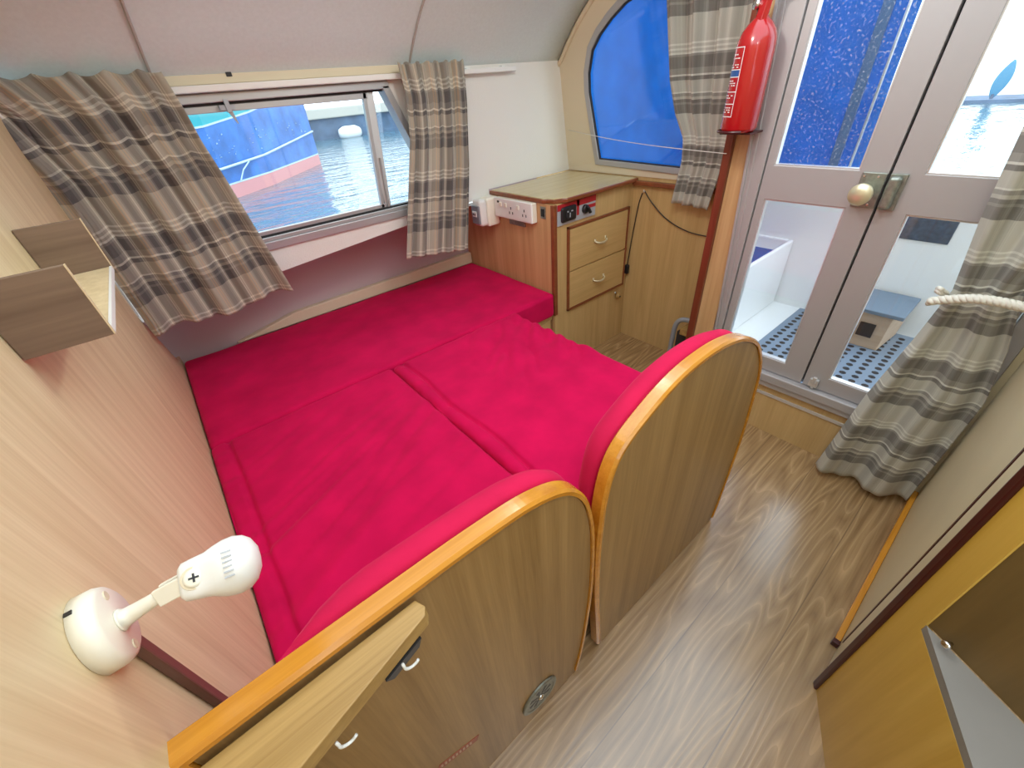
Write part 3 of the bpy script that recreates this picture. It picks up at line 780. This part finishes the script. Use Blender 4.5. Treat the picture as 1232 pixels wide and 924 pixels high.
# ------------------------------------------------------------------ doors
fr = MB()
oy = lambda z: min(.775, .700 + (z - .42) * .075)
fr.prism([(.664, .27), (oy(.27), .27), (oy(1.93), 1.93), (.664, 1.93)], YZ, DX - .008, DX + .045).box((DX - .006, -.14, .27), (DX + .045, -.10, 1.93)).box((DX - .006, -.10, 1.86), (DX + .045, .664, 1.93))
fr.prism([(oy(.27) - .012, .27), (oy(.27) - .002, .27), (oy(1.93) - .002, 1.93), (oy(1.93) - .012, 1.93)], YZ, DX - .014, DX - .007)
fr.prism([(oy(.27) - .028, .27), (oy(.27) - .018, .27), (oy(1.93) - .024, 1.93), (oy(1.93) - .034, 1.93)], YZ, DX - .011, DX - .007)
dfm = tag(fr.build('trim_11', M['alu'], bevel=.002), 'aluminium frame around the double glazed doors', 'door frame', kind='structure')
def leaf(name, y0, y1, g0, g1, label):
    d = tag(MB().holed([(y0, .302), (y1, .302), (y1, 1.858), (y0, 1.858)],
                       [[(g0, .36), (g1, .36), (g1, .958), (g0, .958)], [(g0, 1.066), (g1, 1.066), (g1, 1.80), (g0, 1.80)]], YZ, DX, DX + .03).build(name, M['alu'], bevel=.0015), label, 'door', kind='structure')
    for z0, z1 in ((.36, .958), (1.066, 1.80)):
        bead = MB().holed([(g0, z0), (g1, z0), (g1, z1), (g0, z1)], [[(g0 + .004, z0 + .004), (g1 - .004, z0 + .004), (g1 - .004, z1 - .004), (g0 + .004, z1 - .004)]], YZ, DX + .004, DX + .026)
        bead.build('glazing_bead', M['alub'], d)
        MB().box((DX + .013, g0 + .001, z0 + .001), (DX + .017, g1 - .001, z1 - .001)).build('glass_pane', M['glassd'] if z0 > 1 and y1 > .5 else M['glass'], d)
    return d
tag(MB().box((DX + .031, .296, .302), (DX + .04, .329, 1.858)).build('trim_16', M['rubber']), 'dark strip added behind the gap between the two door leaves', 'gap strip', kind='structure')  # added behind the leaves to keep daylight out of the gap
d1 = leaf('door_1', .316, .661, .389, .636, 'left glazed aluminium door leaf with brass knob, blue canvas behind')
d2 = leaf('door_2', -.097, .309, -.02, .235, 'right glazed aluminium door leaf beside the rope-tied curtain')
lk = MB().box((DX - .007, .316, .966), (DX - .0005, .378, 1.064)).build('lock_plate', M['brassd'], d1, bevel=.002)
MB().lathe([(0, .016), (.006, .016), (.010, .010), (.030, .011), (.036, .022), (.043, .030), (.050, .031), (.055, .027), (.060, .012), (.061, .0)], (DX - .007, .352, 1.012), (-1, 0, 0), 28).build('door_knob', M['brass'], lk, smooth=True)
sc = MB()
for y, z in ((.370, 1.054), (.335, 1.054), (.370, .976), (.335, .976)):
    MB().lathe([(0, .004), (.002, .003)], (DX - .007, y, z), (-1, 0, 0), 10).build('screw', M['chrome'], lk)
kp = MB().box((DX - .010, .268, .966), (DX - .0005, .308, 1.064)).rbox((DX - .032, .276, .970), (DX - .008, .306, 1.060), .010, (2, 2, 5))
kp.build('lock_keep', M['brassd'], d2, bevel=.001)
bo = MB().box((DX - .016, .258, .312), (DX - .0005, .288, .345)).box((DX - .02, .266, .33), (DX - .008, .279, .356)).box((DX - .010, .268, .300), (DX - .002, .278, .318))
bo.build('door_bolt', M['alub'], d2, bevel=.002)
# sill and riser
tag(MB().box((DX - .018, -.14, .236), (DX + .05, .702, .270)).box((DX - .026, -.14, .262), (DX + .01, .702, .298)).build('trim_12', M['alu'], bevel=.003), 'aluminium sill under the double doors', 'door sill', kind='structure')
tag(MB().box((DX, -1.3, 0), (DX + .03, -.141, 1.93)).build('wall_aft', M['cream']), 'cream panel right of the double doors behind the tied curtain', 'wall', kind='structure')
tag(MB().box((DX, -.141, 0), (DX + .03, .702, .237)).build('wall_riser', M['oak']), 'oak riser panel below the double doors', 'riser', kind='structure')
tag(MB().box((DX - .006, -.145, .186), (DX, .700, .200)).build('trim_13', M['alub'], bevel=.002), 'thin metal strip across the oak riser below the doors', 'trim', kind='structure')

# ------------------------------------------------------------------ fire extinguisher
EX = Vector((1.604, .748, 1.172))
ex = thing('fire_extinguisher', EX, 'red fire extinguisher fixed to the mahogany post', 'fire extinguisher')
MB().lathe([(0, .0), (0, .046), (.006, .053), (.012, .055), (.215, .055), (.238, .053), (.258, .046), (.275, .034), (.288, .020), (.294, .015), (.30, .015)], EX, (0, 0, 1), 40).build('cylinder', M['fired'], ex, smooth=True)
vh = MB().lathe([(0, .017), (.012, .017), (.016, .013), (.04, .013)], EX + Vector((0, 0, .296)), (0, 0, 1), 20)
vh.build('valve', M['black'], ex, smooth=True)
MB().lathe([(0, .012), (.01, .013), (.014, .010)], EX + Vector((-.010, .012, .318)), (-.8, .6, .1), 16).build('pressure_gauge', M['chrome'], ex, smooth=True)
hd = MB().hexa([tuple(EX + Vector(p)) for p in ((-.012, -.008, .330), (.012, -.008, .330), (.012, .008, .330), (-.012, .008, .330), (-.016, -.085, .375), (.010, -.085, .375), (.010, -.080, .390), (-.016, -.080, .390))])
hd.hexa([tuple(EX + Vector(p)) for p in ((-.030, -.006, .245), (-.016, -.018, .245), (-.008, .004, .262), (-.024, .012, .262), (-.020, -.020, .36), (-.006, -.030, .36), (.006, -.010, .37), (-.010, .002, .37))])
hd.build('handle', M['fired'], ex, bevel=.002)
def cyl(a, z, r=.0556): return (EX.x - r * math.cos(a), EX.y + r * math.sin(a), EX.z + z)
def patch(a0, a1, z0, z1, r, n=10):
    g = MB(); g.grid(lambda u, v: cyl(lerp(a0, a1, u), lerp(z0, z1, v), r), n, 1); return g
A0, A1 = .10, 1.25
lb = MB()
for z in (.222, .168, .150, .112, .080, .046):
    lb.grid(lambda u, v: cyl(lerp(A0, A1, u), z + .0022 * v, .0554), 12, 1)
for a in (A0, A1):
    lb.grid(lambda u, v: cyl(a + .035 * u, lerp(.046, .224, v), .0554), 1, 1)
for j, z in enumerate((.205, .196, .180, .174, .140, .134, .128, .102, .096, .070, .064, .058)):
    for i in range(5):
        if (i * 7 + j * 3) % 4 == 0: continue
        a = A0 + .18 + i * .17
        lb.grid(lambda u, v: cyl(a + .13 * u, z + .0026 * v, .0554), 3, 1)
lab = lb.build('label', M['label'], ex)
patch(A0 + .06, A1 - .02, .150, .170, .0553).build('blue_band', M['blue'], lab)
bk = MB()
bk.tube([EX + Vector((-.060 * math.cos(a), .060 * math.sin(a), .004)) for a in [lerp(-.6, 1.5, k / 14) for k in range(15)]], .0045, 8)
bk.box((EX.x - .02, EX.y - .052, EX.z - .0065), (1.676, EX.y + .05, EX.z - .0015)).box((1.668, EX.y - .02, EX.z - .006), (1.676, EX.y + .05, EX.z + .20))
tag(bk.build('extinguisher_bracket', M['darkred'], smooth=False), 'dark red bracket holding the fire extinguisher', 'bracket')

# ------------------------------------------------------------------ stowed step beside the post
sp = thing('step_ladder', (1.80, .92, 0), 'grey tubular step with a wooden tread stowed behind the mahogany post', 'step')
pts = [(1.800, .955, .0), (1.800, .951, .20), (1.800, .948, .27), (1.800, .940, .305), (1.802, .922, .328), (1.805, .895, .336), (1.81, .84, .337)]
MB().tube(cr_spline(pts, 6), .0125, 12).build('frame', M['gunmetal'], sp, smooth=True)
MB().box((1.775, .812, .262), (1.86, .905, .297)).build('tread', M['board'], sp, bevel=.003)
MB().box((1.80, .812, .0), (1.83, .93, .262)).build('side_plate', M['rubber'], sp)

# ------------------------------------------------------------------ right-hand partition and galley unit
PY = -.157
pw = tag(MB().box((.94, PY - .02, 0), (DX, PY, 1.93)).build('wall_front', M['cream'], bevel=.002), 'cream partition beside the aisle, right of the tied curtain', 'wall', kind='structure')
tag(MB().box((.817, PY - .02, 0), (.932, PY + .001, 1.93)).build('trim_14', M['cream'], bevel=.003), 'cream upright at the aisle end of the partition', 'trim', kind='structure')
tag(MB().box((.931, PY - .018, .05), (.941, PY + .0025, 1.93)).build('trim_15', M['darkred']), 'dark gap line beside the cream upright', 'trim', kind='structure')
tag(MB().prism([(.955, 0), (1.66, 0), (1.66, .065), (.955, .014)], XZ, PY + .0005, PY + .016).build('baseboard_right', M['honey'], bevel=.003), 'varnished orange brown skirting along the partition', 'baseboard', kind='structure')
tag(MB().box((.938, PY + .001, 0), (.954, PY + .018, .02)).build('door_stop', M['darkred'], bevel=.002), 'small dark block at the end of the orange brown skirting', 'block')
tag(MB().box((-.9, -1.32, 0), (DX, -1.30, 1.05)).build('wall_starboard', M['cream']), 'cream cabin side on the far side of the galley', 'wall', kind='structure')
tag(MB().box((-.92, -1.3, 0), (-.9, -.5, 1.2)).build('wall_bow', M['bulk']), 'oak bulkhead forward of the galley', 'wall', kind='structure')
gal = thing('galley_locker', (.4, -.45, 0), 'golden ply galley locker with open recess at the lower right', 'locker')
U = Vector((-.9, -.436, 0)).normalized(); O = Vector((.805, -.150, 0)); NB = Vector((U.y, -U.x, 0))
if NB.dot(Vector((0, 0, 0)) - O) > 0: NB = -NB
def GP(s, z, t): p = O + U * s + NB * t; return (p.x, p.y, z)
MB().holed([(.014, 0), (1.0, 0), (1.0, 1.93), (.014, 1.93)], [[(.0775, .499), (.93, .499), (.93, 1.35), (.0775, 1.35)]], GP, 0, .014).build('front_panel', M['yellow'], gal)
MB().prism([(-.004, 0), (.016, 0), (.016, 1.93), (-.004, 1.93)], GP, -.006, .016).build('edge_strip', M['darkred'], gal, bevel=.004)
P0 = O + U * .0785 + NB * .002; R = -Vector((.5737, 1.0797, 0)).normalized()
P1 = P0 + R * .80; P2 = O + U * .95 + NB * .002
side = Vector((-R.y, R.x, 0))
if side.dot(P2 - P0) > 0: side = -side
q = [P0 + side * .001, P1 + side * .001, P1 + side * .013, P0 + side * .013]
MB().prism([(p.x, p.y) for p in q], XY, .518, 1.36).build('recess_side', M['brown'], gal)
q = [O + U * .0782 + NB * .0003, O + U * .9295 + NB * .0003, O + U * .9295 + NB * .016, P1]
MB().prism([(p.x, p.y) for p in q], XY, .4995, .5175).build('shelf', flat('grey_shelf_laminate', (.23, .21, .185), .45, var=.06, bscale=8), gal)
kc = P0 + R * .035 - side * .004
MB().lathe([(0, .003), (.008, .003), (.010, .007), (.015, .007), (.017, .004)], (kc.x, kc.y, .533), (-side.x, -side.y, .2), 14).build('magnet_catch', M['chrome'], gal, smooth=True)

# ------------------------------------------------------------------ shelf on the bulkhead
sh = thing('wall_shelf', (-.16, .92, 1.126), 'brown open-fronted shelf on the oak bulkhead below the left curtain', 'shelf')
X1 = -.116
MB().box((BX + .001, .722, 1.124), (X1, .730, 1.219)).build('side_board', M['walnut'], sh, bevel=.001)
MB().box((BX + .001, 1.098, 1.124), (X1, 1.106, 1.219)).build('side_board', M['walnut'], sh, bevel=.001)
MB().box((BX + .001, .7305, 1.124), (X1 - .003, 1.0975, 1.131)).build('base_board', M['bulk'], sh)
MB().box((X1 - .0028, .7305, 1.123), (X1 + .001, 1.0975, 1.132)).build('front_lipping', M['white'], sh)
for y in (.722, 1.098):
    MB().box((X1, y, 1.124), (X1 + .0012, y + .008, 1.219)).build('edge_highlight', M['bulk'], sh)  # pale sliver paints the bright highlight along the side board edges
tag(MB().box((BX + .0005, .388, .3), (BX + .010, .4035, .945)).build('batten', M['batten'], bevel=.002), 'dark brown upright strip on the bulkhead below the reading lamp', 'batten')  # slim dark brown upright strip on the bulkhead

# ------------------------------------------------------------------ reading lamp
LB = Vector((BX, .383, .983))
lm = thing('wall_lamp', LB, 'ivory swivel reading lamp on the oak bulkhead', 'lamp')
bs = MB().lathe([(.0005, .0385), (.012, .038), (.0165, .036), (.019, .032), (.0195, .0)], LB, (1, 0, 0), 40).build('base', M['creamplastic'], lm, smooth=True)
MB().box((BX + .0006, LB.y - .004, LB.z + .0372), (BX + .006, LB.y + .0, LB.z + .0392)).build('cable_notch', M['black'], bs)
for a in (.9, 4.1):
    MB().lathe([(0, .0050), (.0012, .0042)], LB + Vector((.0187, .026 * math.cos(a), .026 * math.sin(a))), (1, 0, 0), 12).build('screw', M['wallbeige'], bs)
A_ = LB + Vector((.0195, -.001, .000)); B_ = Vector((-.147, .372, .995))
MB().tube([A_, A_ + Vector((.002, 0, 0)), A_ + Vector((.004, 0, 0.0)), A_.lerp(B_, .35), A_.lerp(B_, .7), B_], [.011, .0105, .0085, .0075, .0065, .0065], 16).build('arm', M['creamplastic'], lm, smooth=True)
C_ = Vector((-.126, .367, .999)); ax = (C_ - B_).normalized()
j = MB()
up = Vector((-.2, .55, .8)); up = (up - ax * up.dot(ax)).normalized(); sd = ax.cross(up)
def obox(mb, o, L, w0, h0, w1, h1):
    mb.loft([[o + sd * a * w0 + up * b * h0 for a, b in ((-1, -1), (1, -1), (1, 1), (-1, 1))], [o + ax * L + sd * a * w1 + up * b * h1 for a, b in ((-1, -1), (1, -1), (1, 1), (-1, 1))]])
for s in (-1, 1): obox(j, B_ + sd * .006 * s - ax * .005, .030, .0026, .008, .0026, .0085)
j.build('swivel_fork', M['creamplastic'], lm, bevel=.001)
j = MB(); obox(j, B_ - ax * .004, .022, .003, .006, .003, .006); j.build('swivel_tongue', M['black'], lm)
H0 = C_ - ax * .008
hx = Vector((.052, -.006, -.012)).normalized()
hu = Vector((-.25, -.55, .8)); hu = (hu - hx * hu.dot(hx)).normalized(); hs = hx.cross(hu)
rings = []
for d, w, h, e in ((0, .013, .011, 4), (.004, .0165, .014, 4), (.014, .018, .0155, 4), (.026, .0195, .018, 3.4), (.034, .0225, .0225, 2.6), (.044, .0255, .0265, 2.1), (.056, .0265, .028, 2), (.066, .0245, .026, 2), (.074, .0195, .021, 2), (.080, .010, .011, 2), (.081, .002, .002, 2)):
    rg = []
    for k in range(32):
        a = 2 * math.pi * k / 32; c_, s_ = math.cos(a), math.sin(a)
        rg.append(H0 + hx * d * .80 + hs * (1.06 * w * math.copysign(abs(c_) ** (2 / e), c_)) + hu * (1.10 * h * math.copysign(abs(s_) ** (2 / e), s_)))
    rings.append(rg)
hdm = MB().loft(rings).build('lamp_head', M['white'], lm, smooth=True)
so = H0 + hx * .0125 + hu * .0165
MB().lathe([(-.001, .0108), (.0006, .0104)], so, hu, 24).build('screw_recess', M['wallbeige'], hdm)
s_ = MB().lathe([(0, .0085), (.0015, .0085), (.0025, .006)], so, hu, 20).build('head_screw', M['creamplastic'], hdm, smooth=True)
x_ = MB()
for v1, v2 in ((hx, hs), (hs, hx)):
    c0 = so + hu * .0026
    x_.loft([[c0 + v1 * .004 * a + v2 * .0009 * b_ for a, b_ in ((-1, -1), (1, -1), (1, 1), (-1, 1))], [c0 + hu * .0004 + v1 * .004 * a + v2 * .0009 * b_ for a, b_ in ((-1, -1), (1, -1), (1, 1), (-1, 1))]])
x_.build('cross_slot', M['black'], hdm)
vs_ = MB()
for k in range(6):
    c0 = H0 + hx * (.040) + hs * (-.012 + .0045 * k) + hu * .0298
    vs_.loft([[c0 + hx * .004 * a + hs * .0007 * b_ for a, b_ in ((-1, -1), (1, -1), (1, 1), (-1, 1))], [c0 + hu * .0006 + hx * .004 * a + hs * .0007 * b_ for a, b_ in ((-1, -1), (1, -1), (1, 1), (-1, 1))]])
vs_.build('vent_slot', M['greyp'], hdm)

# ------------------------------------------------------------------ cockpit behind the doors
CZ = .20
tag(MB().box((DX + .05, -.6, CZ - .03), (2.60, .79, CZ)).build('cockpit_floor', M['gel']), 'white cockpit sole behind the doors', 'floor', kind='structure')
tag(MB().box((2.585, -.6, CZ - .03), (2.63, 2.4, .83)).build('cockpit_wall', M['gel'], bevel=.01), 'white cockpit back wall seen through the lower door glass', 'wall', kind='structure')
tag(MB().rbox((2.578, .178, .648), (2.586, .356, .752), .004, (6, 2, 4)).build('speaker_grille', flat('navy_grille', (.045, .075, .12), .6, var=.4, bscale=60), smooth=True), 'dark rectangular grille on the white cockpit back wall', 'grille')
lk = thing('side_locker', (2.2, 1.0, CZ), 'white moulded side locker with blue recess at the left of the cockpit', 'locker')
MB().box((DX + .06, .768, CZ), (2.58, .788, .565)).box((2.56, .788, CZ), (2.582, 1.5, .565)).box((2.01, .788, CZ), (2.56, 1.5, .50)).build('body', M['gel'], lk, bevel=.008)
MB().box((2.03, .83, .50), (2.50, 1.4, .52)).build('cushion_recess', M['canvas'], lk)
mt = thing('rubber_mat', (2.25, .2, CZ), 'blue grey rubber mat with round holes on the cockpit sole', 'mat')
MB().box((DX + .055, -.55, CZ), (2.57, .625, CZ + .010)).build('mat_base', M['mat'], mt, bevel=.003)
hl = MB()
for i in range(20):
    for jj in range(24):
        x = DX + .085 + i * .044; y = -.52 + jj * .048
        if x > 2.55: continue
        hl.lathe([(0, .0135), (.0006, .0135)], (x, y, CZ + .0100), (0, 0, 1), 10)
h_ = hl.build('drain_holes', M['hole'], mt); h_['kind'] = 'stuff'
bx = thing('step_box', (2.45, .25, CZ), 'weathered wooden step box with blue grey top on the cockpit mat', 'step box')
z0, z1 = CZ + .011, .385
t_ = [(2.31, .335), (2.56, .365), (2.56, .165), (2.31, .195)]
MB().hexa([(2.32, .205, z0), (2.55, .185, z0), (2.55, .345, z0), (2.32, .325, z0), (2.315, .20, z1), (2.555, .175, z1), (2.555, .355, z1), (2.315, .33, z1)]).build('box', M['stepw'], bx, bevel=.002)
MB().box((2.300, .165, z1 + .0005), (2.570, .365, z1 + .018)).build('tread', M['steptop'], bx, bevel=.003)
MB().box((2.311, .245, .268), (2.318, .305, .335)).build('vent_grille', M['hole'], bx)
# canopy: blue canvas beyond the aft windows and the left door
def can(u, v):
    y = lerp(.62, 2.6, u); z = lerp(.84, 2.25, v)
    if z > 1.9: pass
    x = 2.66 + .02 * math.sin(y * 9 + z * 3) + .012 * noise.noise(Vector((y * 3, z * 2, 1)))
    return (x, y, z)
cp = thing('cockpit_canopy', (2.6, 1.4, .84), 'blue canvas cockpit cover seen through the arched window and left door', 'canopy')
MB().grid(can, 40, 24).build('canvas_panel', M['canvas'], cp, smooth=True, solid=.003)
MB().grid(lambda u, v: (lerp(1.75, 2.66, u), lerp(.95, 2.6, v), 2.25 + .05 * math.sin(v * 3)), 10, 10).build('canvas_roof', M['canvas'], cp, smooth=True, solid=.003)
MB().box((2.630, .705, .86), (2.645, .745, 2.2)).build('zip_flap', flat('blue_grey_zip_tape', (.06, .15, .30), .7), cp)
MB().tube([(2.625, .652, .86), (2.628, .652, 1.4), (2.63, .652, 2.2)], .006, 8).build('canopy_pole', M['alub'], cp, smooth=True)

# ------------------------------------------------------------------ outside
tag(MB().box((-60, -60, -.55), (90, 90, -.10)).build('water', M['water']), 'rippled harbour water outside the windows', 'water', kind='structure')
wl = [(-9, 10.2), (-5, 9.9), (-2, 9.95), (0, 10.25), (1.33, 10.9), (2.41, 12.0), (3.5, 13.45), (4.47, 14.75)]
back = [(2.0, 17.5), (-2, 18), (-9, 17.5)]
bt = thing('moored_boat', (-2, 13, -.1), 'moored blue boat with red waterline outside the sliding window', 'boat')
sheer = lambda x: interp([(-9, 1.0), (1.0, 1.17), (2.35, 1.36), (4.47, 1.80)], x)
def hull(z0, z1, f0, f1):
    rr = []
    for z, fl in ((z0, f0), (z1, f1)):
        rr.append([(x, y - fl, z(x) if callable(z) else z) for x, y in wl] + [(x, y, z(2) if callable(z) else z) for x, y in back])
    return MB().loft(rr)
hull(-.1, .16, 0, .03).build('boot_topping', M['boot'], bt)
hull(.16, .19, .035, .035).build('white_line', M['pale'], bt)
hull(.19, lambda x: sheer(x) - .03, .03, .15).build('hull', M['hullblue'], bt)
hull(lambda x: sheer(x) - .03, sheer, .17, .17).build('rubbing_strake', M['pale'], bt)
hull(sheer, 2.9, .16, .3).build('upper_topsides', M['teal'], bt)
MB().tube([(x, y - .15, interp([(-9, .95), (0, .50), (1.25, .475), (2.41, .54), (4.47, .76)], x)) for x, y in wl], .024, 8).build('mooring_rope', M['pale'], bt, smooth=True)
MB().tube([(1.95, 11.30, .50), (1.75, 11.12, .38), (1.60, 11.02, .19)], .013, 6).build('fender_line', M['pale'], bt)
sf = MB()
for k in range(60):
    x = random.uniform(.9, 2.6) if k < 38 else random.uniform(2.4, 4.2); z = random.uniform(.62, 1.05) if k < 38 else random.uniform(.75, 1.15)
    y = interp(wl, x) - lerp(.03, .15, (z - .19) / (sheer(x) - .22)) - .012
    w_, h_ = random.uniform(.01, .05), random.uniform(.006, .03)
    sf.hexa([(x, y, z), (x + w_, y + w_ * .8, z + .005), (x + w_, y + w_ * .8 + .02, z + .005), (x, y + .02, z), (x + .3 * w_, y - .01, z + h_), (x + w_ * .8, y + w_ * .6 - .01, z + h_), (x + w_ * .8, y + w_ * .6 + .02, z + h_), (x + .3 * w_, y + .02, z + h_)])
sc_ = sf.build('paint_scuffs', M['pale'], bt); sc_['kind'] = 'stuff'
qy = thing('quay', (20, 26, -.1), 'harbour quay with pale concrete top beyond the moored boat', 'quay')
MB().box((3, 25.2, -.1), (70, 30, .80)).build('piling', M['quay'], qy)
MB().box((3, 25.0, .80), (70, 30, 1.25)).build('coping', M['quaycap'], qy, bevel=.05)
tag(MB().lathe([(-.6, .02), (-.55, .2), (-.3, .3), (.3, .3), (.55, .2), (.6, .02)], (9.3, 24.3, .12), (1, .1, 0), 20).build('fender_buoy', M['gel'], smooth=True), 'white buoy floating before the quay', 'buoy')
tag(MB().box((20.2, -8, -.1), (22, 8, -.02)).build('far_bank', M['quay']), 'low far bank across bright water seen through the right door', 'bank', kind='structure')
lf = MB(); pr_ = []
for i in range(13):
    t = i / 12; w = .17 * math.sin(math.pi * (.08 + .9 * t)) ** .8
    pr_.append([(21.9 + .05 * math.cos(a), 2.38 + .16 * t - .25 * t * t * 0 + w * math.cos(a), .15 + 1.75 * t + 0 * math.sin(a)) if False else (20.5 + .24 * w * math.sin(a), 2.20 - .10 * t + w * math.cos(a), .02 + .88 * t) for a in [2 * math.pi * k / 12 for k in range(12)]])
bn = thing('channel_marker', (20.5, 2.20, -.1), 'slim blue leaf-shaped marker standing at the far bank', 'marker')
lf.loft(pr_).build('marker_body', flat('pale_blue_marker', (.07, .30, .48), .5), bn, smooth=True)
MB().tube([(20.5, 2.20, -.2), (20.5, 2.20, .1)], .04, 8).build('stem', M['quay'], bn)

# ------------------------------------------------------------------ light
W = bpy.data.worlds.new('sky'); S.world = W; W.use_nodes = True
bg = W.node_tree.nodes['Background']; bg.inputs['Color'].default_value = (.78, .91, 1.0, 1); bg.inputs['Strength'].default_value = 3.0
def area(name, loc, rot, size, energy, color, sy=None):
    l = bpy.data.lights.new(name, 'AREA'); l.energy = energy; l.color = color; l.size = size
    if sy: l.shape = 'RECTANGLE'; l.size_y = sy
    o = bpy.data.objects.new(name, l); COL.objects.link(o); o.location = loc; o.rotation_euler = rot
    return o
def bulb(name, loc, r, energy, color):
    l = bpy.data.lights.new(name, 'POINT'); l.energy = energy; l.color = color; l.shadow_soft_size = r
    o = bpy.data.objects.new(name, l); COL.objects.link(o); o.location = loc
    return o
bulb('overhead_light', (.90, .80, 1.76), .05, 10.0, (1, .95, .86))
area('overhead_light', (.25, -.10, 1.90), (0, 0, 0), .16, 2.0, (1, .93, .82))  # unseen fill light added above the camera

# ------------------------------------------------------------------ camera
cam = bpy.data.cameras.new('camera'); co = bpy.data.objects.new('camera', cam); COL.objects.link(co)
R_ = ((.76404027, -.64064157, -.07629453), (-.42663569, -.41298968, -.80462507), (.48396741, .64731592, -.58886131))  # right, down, forward
rt, dn, fw = (Vector(r) for r in R_)
mt4 = Matrix((( rt.x, -dn.x, -fw.x, 0), (rt.y, -dn.y, -fw.y, 0), (rt.z, -dn.z, -fw.z, 1.35), (0, 0, 0, 1)))
co.matrix_world = mt4
cam.sensor_fit = 'HORIZONTAL'; cam.sensor_width = 36; cam.lens = 36 * 487.387 / 1232
cam.clip_start = .01; cam.clip_end = 300
S.camera = co
vs = S.view_settings
S.display_settings.display_device = 'sRGB'
vs.view_transform = 'Standard'; vs.look = 'None'; vs.gamma = 1; vs.use_curve_mapping = False; vs.exposure = 0.08
